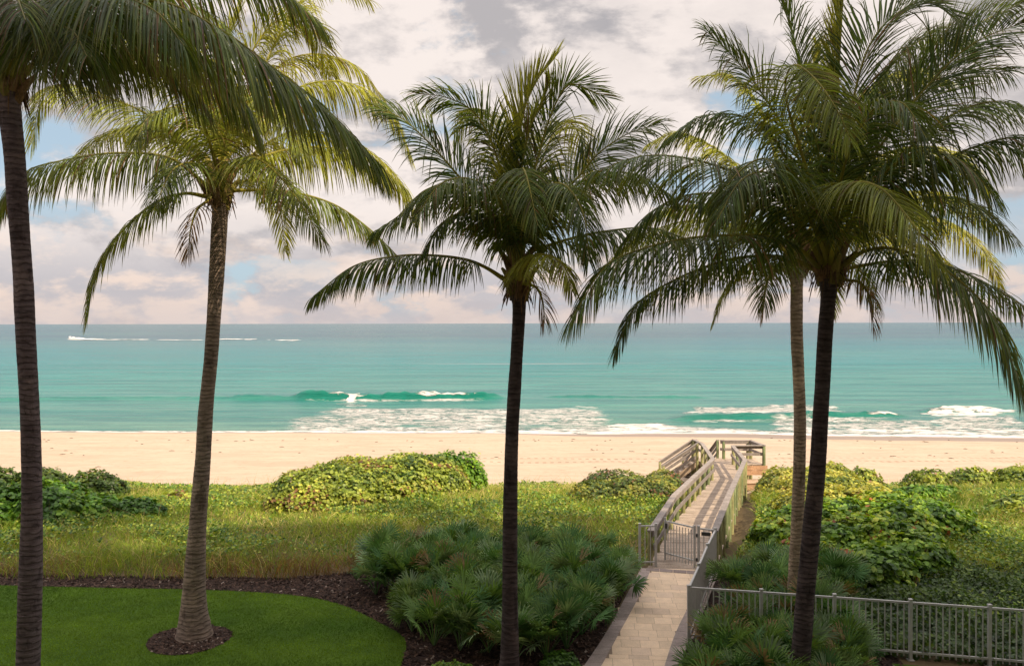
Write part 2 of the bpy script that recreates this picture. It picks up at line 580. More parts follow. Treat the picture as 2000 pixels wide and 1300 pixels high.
# sea: fine grid near the shore with real swell and breakers, coarse sheet out to the horizon
BR = []   # breakers: x0, x1, distance, height, half width, foam on crest


def wave_h(x, y):
    h = 0.05 * np.sin(y * 0.9 + 0.6 * np.sin(x * 0.05) + x * 0.03) + 0.05 * np.sin(y * 0.37 + x * 0.02 + 1.5 * np.sin(x * 0.021))
    h = h * smooth(0, 6, y - shore_y(x)) * 1.0
    for (x0, x1, yc, hh, wd, fo) in BR:
        yy = y - (yc + 0.8 * np.sin(x * 0.13 + yc) + 0.02 * x)
        env = smooth(x0, x0 + 4, x) * (1 - smooth(x1 - 4, x1, x)) * (0.75 + 0.5 * vnoise(x, x * 0 + yc, 0.35))
        prof = np.where(yy < 0, np.exp(-(yy / (wd * 0.45)) ** 2), np.exp(-(yy / (wd * 1.7)) ** 2))
        h = h + hh * env * prof * (1 + (0.5 * (vnoise(x, y, 1.3) - 0.5)))
    return h


def sxat(px, py):
    v = at(px, py, SEA); return v.x, v.y


BR.append((sxat(430, 778)[0], sxat(700, 778)[0], 107.5, 0.35, 1.8, 0.0))
BR.append((sxat(560, 778)[0], sxat(1000, 778)[0], 107.0, 0.75, 1.8, 0.0))
BR.append((sxat(1040, 778)[0], sxat(1420, 778)[0], 108.0, 0.28, 1.8, 0.0))
BR.append((sxat(1290, 815)[0], sxat(1800, 815)[0], 84.0, 0.55, 1.6, 0.0))
BR.append((sxat(1790, 806)[0], sxat(2010, 806)[0], 89.0, 0.5, 1.3, 0.0))
BR.append((sxat(-100, 778)[0], sxat(560, 778)[0], 109.0, 0.2, 2.2, 0.0))


def sea_z(x, y):
    sy = shore_y(x)
    return SEA + wave_h(x, y) - 0.02 * np.clip(sy + 1.0 - y, 0, 3) * 0


def sea_col(x, y):
    n = len(x)
    sy = shore_y(x)
    px = 1000 + x / y * F
    py = 631 + (CAMZ - SEA) / y * F
    px = px + 46 * (vnoise(x, y * 0.6, 0.45) - 0.5) + 20 * (vnoise(x, y, 1.4) - 0.5)
    py = py + (7 * (vnoise(x + 7, y * 0.3, 0.30) - 0.5) + 3.0 * (vnoise(x + 7, y * 0.5, 1.1) - 0.5)) * np.clip((y - 74) / 8, 0, 1)
    R = np.zeros(n); G = np.zeros(n); B = np.zeros(n)

    def blob(p0, p1, q0, q1, sx=30, sq=4):
        return smooth(p0 - sx, p0 + sx, px) * (1 - smooth(p1 - sx, p1 + sx, px)) * smooth(q0 - sq, q0 + sq, py) * (1 - smooth(q1 - sq, q1 + sq, py))
    # swash line
    sw = np.interp(px, [0, 400, 900, 1200, 1500, 1700, 2000], [0.9, 1.2, 2.6, 4.2, 2.2, 2.0, 3.6])
    u = (y - sy) / sw
    R = np.maximum(R, 0.70 * (1 - smooth(0.45, 1.3, u)))
    G = np.maximum(G, 0.8 * (1 - smooth(0.5, 3.2, u)) * smooth(450, 650, px))
    R = np.maximum(R, 0.66 * blob(1195, 1310, 824, 842, 25, 4))
    G = np.maximum(G, 0.95 * blob(640, 1180, 797, 832, 90, 5))
    G = np.maximum(G, 0.7 * blob(540, 800, 812, 840, 60, 6))
    G = np.maximum(G, 1.0 * blob(1350, 1640, 795, 812, 40, 3)); R = np.maximum(R, 0.36 * blob(1345, 1545, 797, 811, 30, 3))
    R = np.maximum(R, 0.68 * blob(1822, 1978, 802, 812, 14, 1.2)); G = np.maximum(G, 0.7 * blob(1830, 2000, 814, 846, 30, 4))
    R = np.maximum(R, 0.62 * blob(1560, 1800, 838, 846, 40, 2)); G = np.maximum(G, 0.8 * blob(1500, 1830, 820, 848, 40, 4)); R = np.maximum(R, 0.62 * blob(1780, 2100, 838, 852, 50, 3))
    R = np.maximum(R, 0.85 * blob(676, 707, 775, 782, 3, 1.2)); R = np.maximum(R, 0.42 * blob(672, 706, 783, 792, 6, 3))
    R = np.maximum(R, 0.45 * blob(780, 905, 771, 774.5, 20, 1)); G = np.maximum(G, 0.5 * blob(1120, 1190, 790, 796, 20, 2))
    for (x0, x1, yc, hh, wd, fo) in BR:
        yy = y - (yc + 0.8 * np.sin(x * 0.13 + yc) + 0.02 * x)
        env = smooth(x0, x0 + 4, x) * (1 - smooth(x1 - 4, x1, x))
        if hh > 0.4: R = np.maximum(R, 0.66 * env * smooth(-0.75, -0.35, yy) * (1 - smooth(0.2, 0.6, yy)) * smooth(0.45, 0.7, vnoise(x + 3, x * 0 + yc, 0.16))); G = np.maximum(G, 0.55 * env * smooth(-3.5, -1.6, yy) * (1 - smooth(-1.2, -0.6, yy)))
        B = np.maximum(B, min(1, hh * 1.5) * env * smooth(-wd * 1.5, -wd * 0.6, yy) * (1 - smooth(-0.1, 0.5, yy)))
    return np.stack([R, G, B], 1)


sx_ = np.concatenate([np.linspace(-1500, -92, 30), np.linspace(-90, 90, 451), np.linspace(92, 1500, 30)])
sy_ = np.concatenate([np.linspace(66, 120, 271), np.linspace(120.6, 200, 80)])
s1 = grid_obj('sea', sx_, sy_, sea_z, M['sea'], sea_col)
# far water joined into the same sheet
far_x = np.linspace(-30000, 30000, 61)
far_y = 200 * (45000 / 200) ** (np.linspace(0, 1, 60))
fo = grid_obj('sea_far', far_x, far_y, lambda x, y: np.full_like(x, SEA), M['sea'], lambda x, y: np.zeros((len(x), 3)))
bm = bmesh.new(); bm.from_mesh(s1.data); bm.from_mesh(fo.data); bm.to_mesh(s1.data); bm.free()
bpy.data.objects.remove(fo)
tag(s1, kind='structure')


def sheet(name, pts, z, mat, thick=0.0):
    bm = bmesh.new()
    vs = [bm.verts.new((p[0], p[1], z)) for p in pts]
    f = bm.faces.new(vs)
    bmesh.ops.triangulate(bm, faces=[f])
    bm.normal_update()
    for f in bm.faces:
        if f.normal.z < 0: f.normal_flip()
    me = bpy.data.meshes.new(name); bm.to_mesh(me); bm.free()
    return new_obj(name, me, mat)


def spline(pts, n):
    """Catmull-Rom through pts, resampled to n points of equal arc length"""
    p = np.asarray([list(q) for q in pts], float)
    p = np.vstack([2 * p[0] - p[1], p, 2 * p[-1] - p[-2]])
    out = []
    for i in range(1, len(p) - 2):
        t = np.linspace(0, 1, 12, endpoint=False)[:, None]
        a, b_, c_, d_ = p[i - 1], p[i], p[i + 1], p[i + 2]
        out.append(0.5 * ((2 * b_) + (-a + c_) * t + (2 * a - 5 * b_ + 4 * c_ - d_) * t ** 2 + (-a + 3 * b_ - 3 * c_ + d_) * t ** 3))
    out = np.vstack(out + [p[-2][None]])
    s = np.concatenate([[0], np.cumsum(np.linalg.norm(np.diff(out, axis=0), axis=1))])
    u = np.linspace(0, s[-1], n)
    return np.stack([np.interp(u, s, out[:, k]) for k in range(out.shape[1])], 1)


lawn_px = [(-420, 1143), (-100, 1143), (0, 1143), (120, 1146), (250, 1149), (400, 1152), (520, 1158), (600, 1166), (660, 1179), (705, 1197), (745, 1218), (778, 1236), (793, 1254), (791, 1276), (783, 1305), (770, 1400)]
lw = spline([at(*p)[:2] for p in lawn_px], 90)
lawn_poly = [tuple(p) for p in lw] + [(lw[-1][0] - 0.4, 6), (-18, 6)]
tag(sheet('lawn', lawn_poly, 0.010, M['lawn']), kind='structure')
mul_px = [(-420, 1121), (0, 1122), (200, 1124), (400, 1126), (560, 1128), (680, 1118), (730, 1098), (900, 1088), (1100, 1086), (1246, 1108)]
ml = [at(*p)[:2] for p in mul_px]
tag(sheet('mulch_bed', [tuple(p) for p in ml] + [tuple(at(1150, 1300)[:2]), (1.0, 6), (-18, 6)], 0.005, M['mulch']), kind='structure')
rp = [at(1398, 1105)[:2], at(1480, 1105)[:2], at(1600, 1130)[:2], at(1690, 1200)[:2]]
tag(sheet('planting_bed', [tuple(p) for p in rp] + [(7.0, 12), (7.0, 6), (3.2, 6), tuple(at(1330, 1300)[:2]), tuple(at(1352, 1215)[:2])], 0.005, M['mulch']), kind='structure')
# second strip of lawn inside the metal fence on the right
tag(sheet('lawn_strip', [(7.4, 15.9), (14, 14.4), (14, 6), (6.8, 6), (6.8, 14)], 0.010, M['lawn']), kind='structure')
# the round bed at the foot of the second palm
cc = at(369, 1249)
ring = []
for k in range(48):
    a_ = k / 48 * 2 * math.pi
    r_ = 0.84 + 0.02 * math.sin(3 * a_) + 0.015 * random.random()
    ring.append((cc.x + r_ * math.cos(a_), cc.y + r_ * 0.96 * math.sin(a_)))
tag(sheet('mulch_ring', ring, 0.020, M['mulch']), kind='structure')


def inpoly(x, y, poly):
    poly = np.asarray(poly); n = len(poly); ins = np.zeros(len(x), bool)
    j = n - 1
    for i in range(n):
        xi, yi = poly[i][0], poly[i][1]; xj, yj = poly[j][0], poly[j][1]
        c_ = ((yi > y) != (yj > y)) & (x < (xj - xi) * (y - yi) / (yj - yi + 1e-12) + xi)
        ins ^= c_; j = i
    return ins


# loose bark chips that give the beds their relief
def chips(name, polys, n, label, z0, hole=None):
    mb = MB()
    tot = 0
    for poly, k in zip(polys, n):
        P_ = np.array([p[:2] for p in poly]); lo = P_.min(0); hi = P_.max(0)
        x = RNG.uniform(lo[0], hi[0], k * 3); y = RNG.uniform(max(lo[1], 13.5), hi[1], k * 3)
        m_ = inpoly(x, y, P_)
        if hole is not None and poly is not polys[0]: m_ &= ~inpoly(x, y, hole)
        x = x[m_][:k]; y = y[m_][:k]; n_ = len(x)
        if not n_: continue
        a = RNG.uniform(0, np.pi, n_); L = RNG.uniform(0.02, 0.05, n_); W = RNG.uniform(0.008, 0.018, n_)
        tl = RNG.uniform(-0.02, 0.02, n_)
        ca, sa = np.cos(a), np.sin(a)
        v = np.zeros((n_, 4, 3))
        for q, (s1_, s2_) in enumerate(((-1, -1), (1, -1), (1, 1), (-1, 1))):
            v[:, q, 0] = x + s1_ * L * ca - s2_ * W * sa; v[:, q, 1] = y + s1_ * L * sa + s2_ * W * ca
            v[:, q, 2] = z0 + 0.022 + s1_ * tl + s2_ * 0.006
        c_ = np.array([0.075, 0.045, 0.033]) * RNG.uniform(0.3, 1.6, (n_, 1)); c_[RNG.random(n_) < 0.04] = (0.30, 0.24, 0.2)
        mb.add(v.reshape(-1, 3), np.arange(n_ * 4).reshape(-1, 4), np.repeat(c_, 4, 0))
    o = mb.build(name, M['wood'])
    tag(o, label, 'mulch', kind='stuff')


ringp = [(p[0], p[1]) for p in ring]
bedp = [tuple(p) for p in ml] + [tuple(at(1150, 1300)[:2]), (1.0, 13), (-13, 13)]
chips('bark_chips', [ringp, bedp, [tuple(p) for p in rp] + [(7.0, 12), (3.2, 12)]], [1800, 26000, 4000], 'brown bark chips strewn over the planting beds', 0.0, lawn_poly)

# ---------------------------------------------------------------- the paved path
lo_px = [(1108, 1350), (1143, 1300), (1189.5, 1229), (1220, 1171), (1252.5, 1111)]
li_px = [(1144, 1350), (1176, 1300), (1210, 1237), (1247.6, 1167.5), (1272, 1112.5)]
ri_px = [(1286, 1350), (1299, 1300), (1319, 1240), (1344.5, 1188), (1382, 1119.5)]
ro_px = [(1316, 1350), (1330, 1300), (1350, 1240), (1372, 1190), (1396, 1121)]
Wp = lambda pts: [at(*p) for p in pts]
LO, LI, RI, RO = Wp(lo_px), Wp(li_px), Wp(ri_px), Wp(ro_px)
for L_ in (LO, LI, RI, RO):       # carry the path on towards the camera
    dd = (L_[0] - L_[1]).normalized()
    L_.insert(0, L_[0] + dd * 6.0)
core = [(p.x, p.y) for p in LI] + [(p.x, p.y) for p in reversed(RI)]
mb = MB()
ang = math.radians(-5.5)
ca, sa = math.cos(ang), math.sin(ang)
PV = 0.392
row = 0
yy = -2.0
heights = [1, 1, 0.5, 1, 1, 1, 0.5, 1, 1, 1, 1, 0.5]
rr = random.Random(4)
while yy < 20:
    hgt = PV * heights[row % len(heights)]
    off = (row % 2) * 0.5 * PV + (0.13 if row % 5 == 0 else 0)
    for i in range(-20, 30):
        cxp = i * PV + off + PV / 2; cyp = yy + hgt / 2
        # rotate about the path end
        X = ca * cxp - sa * cyp + 1.0; Y = sa * cxp + ca * cyp + 6.0
        if not inpoly(np.array([X]), np.array([Y]), [(p.x - 0.12, p.y) for p in LI] + [(p.x + 0.12, p.y) for p in reversed(RI)])[0]:
            continue
        if Y > 21.85: continue
        k = rr.uniform(0.9, 1.08)
        base = np.array([0.72, 0.555, 0.40]) * k
        if rr.random() < 0.12: base = base * np.array([0.9, 0.9, 0.94])
        R = [[ca, -sa, 0], [sa, ca, 0], [0, 0, 1]]
        mb.box((X, Y, 0.012 + rr.uniform(-0.0008, 0.0008)), (PV - 0.006, hgt - 0.006, 0.05), R, base)
    yy += hgt; row += 1
path = mb.build('paved_path', M['paver'])
tag(path, kind='structure')
bedm = sheet('path_joints', core, 0.033, M['joint'])
tag(bedm, kind='structure')
mb = MB()


def strip(A, B, z, step_, col, mb):
    """a border of single stones between polylines A and B"""
    a = spline([(p.x, p.y) for p in A], 400); b_ = spline([(p.x, p.y) for p in B], 400)
    Ls = np.sum(np.linalg.norm(np.diff(a, axis=0), axis=1)); n = int(Ls / step_)
    for i in range(n):
        u0 = i / n * 399; u1 = (i + 1 - 0.02) / n * 399
        pk = lambda arr, u: np.array([np.interp(u, np.arange(400), arr[:, 0]), np.interp(u, np.arange(400), arr[:, 1])])
        q = [pk(a, u0), pk(a, u1), pk(b_, u1), pk(b_, u0)]
        c_ = np.array(col) * rr.uniform(0.86, 1.12)
        v = [(p[0], p[1], z) for p in q] + [(p[0], p[1], z - 0.07) for p in q]
        mb.add(v, [[0, 1, 2, 3], [0, 4, 5, 1], [1, 5, 6, 2], [2, 6, 7, 3], [3, 7, 4, 0]], c_)


strip(LO, LI, 0.043, 0.40, (0.34, 0.28, 0.26), mb)
strip(RI, RO, 0.043, 0.40, (0.34, 0.28, 0.26), mb)
e0, e1 = at(1262, 1111.0), at(1396, 1120.5)
f0_, f1_ = at(1262, 1116.5), at(1396, 1126)
for k in range(5):
    p = [e0.lerp(e1, k / 5), e0.lerp(e1, (k + 0.97) / 5), f0_.lerp(f1_, (k + 0.97) / 5), f0_.lerp(f1_, k / 5)]
    v = [(q.x, q.y, 0.047) for q in p] + [(q.x, q.y, -0.02) for q in p]
    mb.add(v, [[0, 3, 2, 1], [0, 1, 5, 4], [1, 2, 6, 5], [2, 3, 7, 6], [3, 0, 4, 7]], np.array([0.265, 0.215, 0.20]) * rr.uniform(0.9, 1.1))
tag(mb.build('path_border', M['granite']), kind='structure')

# ---------------------------------------------------------------- boardwalk
GREY = (0.27, 0.235, 0.215)
GREYD = (0.22, 0.19, 0.175)
TAN = (0.30, 0.225, 0.165)
DECK = (0.37, 0.295, 0.235)
POLE = (0.27, 0.26, 0.12)
POLE2 = (0.16, 0.19, 0.09)
RH = 0.95
bw = empty('boardwalk', (4.7, 22.0, 0))
tag(bw, 'weathered timber boardwalk with post rails crossing the dune to the beach', 'boardwalk')


def node(lx, ly, rx, ry, zd):
    return at(lx, ly, zd + RH), at(rx, ry, zd + RH), zd


ND = [node(1271, 1036, 1396, 1036, 0.03), node(1317, 967, 1424, 966, 0.03), node(1355, 931, 1440, 931, -0.18), node(1392.5, 896, 1455, 898, -0.43),
      node(1371.5, 866, 1431, 870, -0.5), node(1356, 858.5, 1408, 859.5, -0.5)]
Lr = [n_[0] for n_ in ND]; Rr = [n_[1] for n_ in ND]
for k in (4, 5):
    pass
down = Vector((0, 0, -RH))


def sub(p, q, t):
    return p.lerp(q, t)


# deck boards laid across between the rails
mb = MB()
for i in range(len(ND) - 1):
    a0, a1 = Lr[i] + down, Lr[i + 1] + down
    b0, b1 = Rr[i] + down, Rr[i + 1] + down
    if i == 0:   # run on under the gate to the paving
        a0 = a0 + (a0 - a1).normalized() * 0.55; b0 = b0 + (b0 - b1).normalized() * 0.75
    n_ = int(((a1 - a0).length + (b1 - b0).length) / 2 / 0.145)
    for k in range(n_):
        g = 0.05 if k % 7 else 0.30
        t0, t1 = (k + g / 2) / n_, (k + 1 - g / 2) / n_
        p = [sub(a0, a1, t0), sub(a0, a1, t1), sub(b0, b1, t1), sub(b0, b1, t0)]
        w_ = (p[3] - p[0]).normalized() * 0.06
        p[0] -= w_; p[1] -= w_; p[2] += w_; p[3] += w_
        dz = rr.uniform(-0.002, 0.002)
        v = [(q.x, q.y, q.z + dz) for q in p] + [(q.x, q.y, q.z - 0.04) for q in p]
        c_ = np.array(DECK) * rr.uniform(0.82, 1.15)
        mb.add(v, [[0, 3, 2, 1], [0, 1, 5, 4], [1, 2, 6, 5], [2, 3, 7, 6], [3, 0, 4, 7]], c_)
keep(mb.build('deck', M['wood']), bw)
# joists and side skirts below the deck
mb = MB()
for S_ in (Lr, Rr):
    for i in range(len(S_) - 1):
        mb.beam(S_[i] + down + Vector((0, 0, -0.165)), S_[i + 1] + down + Vector((0, 0, -0.165)), 0.045, 0.24, TAN)
keep(mb.build('skirt_board', M['wood']), bw)


def rail_run(pts, name='handrail', h_mid=0.50, outward=1, mid=True, wide=0.19):
    mb = MB()
    for a_, b_ in zip(pts[:-1], pts[1:]):
        d_ = (b_ - a_).normalized()
        mb.beam(a_ - d_ * 0.03, b_ + d_ * 0.03, wide, 0.042, np.array(GREY) * rr.uniform(0.9, 1.1))
        sdv = d_.cross(Vector((0, 0, 1))).normalized() * (0.055 * outward)
        mb.beam(a_ + sdv + Vector((0, 0, -0.093)), b_ + sdv + Vector((0, 0, -0.093)), 0.04, 0.14, np.array(GREYD) * rr.uniform(0.95, 1.15))
    keep(mb.build(name, M['wood']), bw)
    if mid:
        mb = MB()
        for a_, b_ in zip(pts[:-1], pts[1:]):
            d_ = (b_ - a_).normalized()
            sdv = d_.cross(Vector((0, 0, 1))).normalized() * (0.085 * outward)
            dz = Vector((0, 0, h_mid - RH))
            mb.beam(a_ + sdv + dz, b_ + sdv + dz, 0.038, 0.14, np.array(GREYD) * rr.uniform(0.95, 1.2))
        keep(mb.build('mid_rail', M['wood']), bw)


rail_run([Lr[0], Lr[1], Lr[2], Lr[3]], outward=1)
rail_run([Lr[3], Lr[4], Lr[5]], outward=1)
rail_run([Rr[0], Rr[1], Rr[2], Rr[3]], outward=-1)
rail_run([Rr[3], Rr[4]], outward=-1)


def post(p, zb, zt, r=0.072, col=None):
    c_ = col if col is not None else (np.array(POLE) * (1 - 0.0) * rr.uniform(0.8, 1.15) if rr.random() < 0.65 else np.array(POLE2) * rr.uniform(0.9, 1.2))
    mb = MB()
    n_ = 5
    pts = [(p.x, p.y, zb + (zt - zb) * k / n_) for k in range(n_ + 1)]
    mb.tube(pts, [r * 1.03, r, r, r * 0.99, r * 0.98, r * 0.97], 12, c_)
    keep(mb.build('post', M['pole'], None, True), bw)


def posts_along(pts, pitch, side, below):
    S_ = spline([tuple(q) for q in pts], 200) if False else None
    seg = [(a_, b_) for a_, b_ in zip(pts[:-1], pts[1:])]
    tot = sum((b_ - a_).length for a_, b_ in seg); n_ = max(1, round(tot / pitch))
    for k in range(n_ + 1):
        s_ = tot * k / n_
        s_ = min(max(s_, 0.08), tot - 0.08)
        for a_, b_ in seg:
            l_ = (b_ - a_).length
            if s_ <= l_ + 1e-6: break
            s_ -= l_
        p = a_.lerp(b_, s_ / l_)
        d_ = (b_ - a_).normalized()
        sd = d_.cross(Vector((0, 0, 1))).normalized() * side
        q = p + sd
        post(q, min(gz(q.x, q.y) - 0.3, p.z - RH - below), p.z - 0.022)


posts_along([Lr[0], Lr[1], Lr[2], Lr[3]], 1.4, -0.03, 0.3)
posts_along([Lr[3], Lr[4], Lr[5]], 1.5, -0.03, 0.3)
posts_along([Rr[0], Rr[1], Rr[2], Rr[3]], 1.15, 0.03, 0.3)
posts_along([Rr[3], Rr[4]], 1.8, 0.03, 0.3)

# the seating bay on the right of the far end
zp = -0.5
pn_l = Rr[4].copy(); pn_r = at(1496, 871.5, zp + RH); pf_r = at(1476, 863.5, zp + RH); pf_l = at(1420, 862, zp + RH)
pn_r.y = pn_l.y + 0.05
pn_l.z = pn_r.z = pf_r.z = pf_l.z = zp + RH
pf_r = Vector((pn_r.x - 0.15, pn_r.y + 1.75, zp + RH)); pf_l = Vector((Rr[5].x + 0.12, pf_r.y, zp + RH))
rail_run([pn_l, pn_r], outward=-1, name='bay_rail'); rail_run([pn_r, pf_r], outward=-1, name='bay_rail'); rail_run([pf_r, pf_l, Rr[5] + Vector((0.0, 0, 0))], outward=-1, name='bay_rail')
for q in (pn_r, pf_r, pf_l, pn_l.lerp(pn_r, 0.02)):
    post(q, gz(q.x, q.y) - 0.3, zp + RH - 0.022, 0.085)
q = pf_r.lerp(pf_l, 0.12); post(q, gz(q.x, q.y) - 0.3, zp + RH - 0.022, 0.08)
mb = MB()
n_ = 12
for k in range(n_):
    a_ = pn_l.lerp(pf_l, (k + 0.04) / n_) + down; b_ = pn_l.lerp(pf_l, (k + 0.96) / n_) + down
    c_ = pn_r.lerp(pf_r, (k + 0.96) / n_) + down; e_ = pn_r.lerp(pf_r, (k + 0.04) / n_) + down
    p = [a_, b_, c_, e_]
    v = [(q.x, q.y, q.z - 0.003) for q in p] + [(q.x, q.y, q.z - 0.04) for q in p]
    mb.add(v, [[0, 3, 2, 1], [0, 1, 5, 4], [1, 2, 6, 5], [2, 3, 7, 6], [3, 0, 4, 7]], np.array(DECK) * rr.uniform(0.85, 1.1))
keep(mb.build('bay_deck', M['wood']), bw)
mb = MB()
for z_ in (-0.66, -0.90):
    mb.beam(Vector((pn_l.x + 0.1, pn_l.y - 0.12, z_)), Vector((pn_r.x + 0.14, pn_r.y - 0.12, z_)), 0.045, 0.225, np.array((0.42, 0.25, 0.15)) * rr.uniform(0.92, 1.08))
mb.beam(Vector((pn_r.x + 0.12, pn_r.y - 0.1, -0.78)), Vector((pf_r.x + 0.12, pf_r.y, -0.78)), 0.045, 0.45, (0.38, 0.24, 0.15))
keep(mb.build('fascia', M['wood']), bw)
# low landing box on the sand below the bay
mb = MB()
bx = pn_l.x + 0.85
mb.box((bx - 0.05, pn_l.y - 0.35, -1.47), (1.25, 0.9, 0.34), None, (0.40, 0.25, 0.16))
mb.box((bx - 0.05, pn_l.y - 0.35, -1.285), (1.35, 1.0, 0.04), None, (0.46, 0.33, 0.23))
keep(mb.build('landing', M['wood']), bw)


# stairs: treads, stringers, rails on posts
def stairs(top_a, top_b, dirv, run, drop, n, rails=True):
    """top_a, top_b: ends of the top edge at deck level"""
    mb = MB()
    for k in range(n):
        o_ = dirv * (run * (k + 0.5) / n) + Vector((0, 0, -drop * (k + 1) / n))
        a_, b_ = top_a + o_, top_b + o_
        mb.beam(a_, b_, run / n * 1.05, 0.045, np.array(DECK) * rr.uniform(0.85, 1.1))
        mb.beam(a_ + Vector((0, 0, 0.1)) - dirv * run / n * 0.5, b_ + Vector((0, 0, 0.1)) - dirv * run / n * 0.5, 0.02, 0.12, np.array(TAN) * 0.9)
    keep(mb.build('stair_tread', M['wood']), bw)
    e_ = dirv * run + Vector((0, 0, -drop))
    for q in (top_a, top_b):
        mb = MB()
        mb.beam(q + Vector((0, 0, -0.12)), q + e_ + Vector((0, 0, -0.12)), 0.045, 0.28, TAN)
        keep(mb.build('stringer', M['wood']), bw)
    for q in (top_a, top_b):
        U = Vector((0, 0, RH))
        rail_run([q + U, q + U + e_], outward=0.3, name='stair_rail', h_mid=0.62, wide=0.14)
        mb = MB()
        mb.beam(q + Vector((0, 0, 0.28)), q + e_ + Vector((0, 0, 0.28)), 0.038, 0.13, np.array(GREY))
        keep(mb.build('mid_rail', M['wood']), bw)
        post(q, gz(q.x, q.y) - 0.3, q.z + RH - 0.02)
        z_ = q + e_
        post(z_, gz(z_.x, z_.y) - 0.3, z_.z + RH - 0.02)


# flight down to the left, and flight straight down to the beach
la = Lr[4] + down + Vector((-0.12, 0.35, 0)); lb = Lr[5] + down + Vector((-0.12, -0.25, 0))
dl = Vector((-1, -0.02, 0)).normalized()
stairs(Vector((9.55, 42.2, -0.5)), Vector((9.6, 43.5, -0.5)), dl, 1.75, 1.15, 6)
fa = Vector((Lr[5].x + 0.1, Lr[5].y + 0.1, -0.5)); fb = Vector((Rr[5].x - 0.15, Rr[5].y + 0.1, -0.5))
stairs(fa, fb, Vector((-0.12, 1, 0)).normalized(), 2.1, 1.35, 7)

# ---------------------------------------------------------------- metal fence and gate
METAL = (0.47, 0.46, 0.45)
FH = 1.2


def fence_run(fn, pts, z0=0.0, pitch=0.115):
    """posts are parts of their own; each bay's rails and pickets one panel"""
    for i, p in enumerate(pts):
        if p[2]:
            mb = MB(); mb.box((p[0], p[1], z0 + FH / 2), (0.06, 0.06, FH), None, METAL)
            mb.box((p[0], p[1], z0 + FH + 0.008), (0.072, 0.072, 0.016), None, METAL)
            mb.box((p[0], p[1], z0 + 0.012), (0.12, 0.12, 0.02), None, METAL)
            keep(mb.build('post', M['metal']), fn)
    for p, q in zip(pts[:-1], pts[1:]):
        a_ = Vector((p[0], p[1], z0)); b_ = Vector((q[0], q[1], z0)); L_ = (b_ - a_).length; d_ = (b_ - a_) / L_
        mb = MB()
        for hz in (FH - 0.06, 0.16):
            mb.beam(a_ + d_ * 0.03 + Vector((0, 0, hz)), b_ - d_ * 0.03 + Vector((0, 0, hz)), 0.042, 0.038, METAL)
        n_ = max(1, round(L_ / pitch))
        for k in range(1, n_):
            c_ = a_ + d_ * (L_ * k / n_)
            mb.box((c_.x, c_.y, z0 + 0.08 + (FH - 0.159) / 2), (0.019, 0.019, FH - 0.159), None, METAL)
        keep(mb.build('panel', M['metal']), fn)


f1 = empty('metal_fence', (3.7, 17.0, 0))
tag(f1, 'grey metal picket fence crossing the lower right in front of the shrubs', 'fence')
dirx, diry = (9.21 - 5.09) / 3, (15.75 - 16.7) / 3
pp = [(3.70, 17.0, 0), (5.09, 16.7, 1)] + [(5.09 + dirx * k, 16.7 + diry * k, 1) for k in range(1, 6)]
fence_run(f1, pp)
f2 = empty('metal_fence', (3.7, 17.0, 0))
tag(f2, 'grey metal picket fence running up the right edge of the paved path', 'fence')
cpost = at(1352, 1146, 1.2)
sp_ = [(3.66, 16.95, 1), (4.22, 18.5, 1), (4.81, 20.16, 1), (5.39, 21.7, 1)]
fence_run(f2, sp_, pitch=0.10)
# kerb under it
mb = MB(); mb.beam(Vector((3.76, 17.1, 0.0)), Vector((5.46, 21.7, 0.0)), 0.05, 0.09, (0.36, 0.3, 0.27))
keep(mb.build('kerb', M['granite']), f2)
f3 = empty('metal_fence', (3.46, 22.2, 0))
tag(f3, 'short grey metal fence panel left of the open gate', 'fence')
fence_run(f3, [(3.46, 22.2, 1), (3.90, 22.2, 1)], pitch=0.15)
f4 = empty('metal_fence', (5.0, 21.9, 0))
tag(f4, 'short grey metal fence panel joining the gate hinge post to the side fence', 'fence')
fence_run(f4, [(5.0, 21.92, 1), (5.37, 21.72, 0)], pitch=0.13)
gt = empty('metal_gate', (4.93, 21.95, 0))
tag(gt, 'grey metal picket gate standing ajar at the start of the boardwalk', 'gate')
ga, gb = Vector((4.90, 21.97, 0.06)), Vector((4.25, 22.72, 0.06))
mb = MB()
for q, x_ in ((ga, 0.0), (gb, 0.05)):
    mb.box((q.x, q.y, 0.64 + x_ / 2), (0.05, 0.05, 1.14 + x_), None, METAL)
gd = (gb - ga).normalized()
for hz in (1.09, 0.20):
    mb.beam(ga + Vector((0, 0, hz)), gb + Vector((0, 0, hz)), 0.04, 0.038, METAL)
keep(mb.build('gate_frame', M['metal']), gt)
mb = MB()
for k in range(1, 10):
    c_ = ga.lerp(gb, k / 10)
    mb.box((c_.x, c_.y, 0.60), (0.018, 0.018, 0.98), None, METAL)
keep(mb.build('gate_pickets', M['metal']), gt)
for hz in (0.95, 0.30):
    mb = MB(); mb.box((4.955, 21.93, hz), (0.05, 0.05, 0.09), None, (0.02, 0.02, 0.02))
    keep(mb.build('hinge', M['metal']), gt)
mb = MB(); mb.beam(Vector((5.06, 21.86, 1.02)), Vector((5.28, 21.76, 1.02)), 0.05, 0.09, (0.02, 0.02, 0.02))
keep(mb.build('closer', M['metal']), gt)
mb = MB(); mb.box((gb.x + 0.02, gb.y - 0.03, 1.02), (0.06, 0.05, 0.14), None, (0.05, 0.05, 0.05))
keep(mb.build('latch', M['metal']), gt)
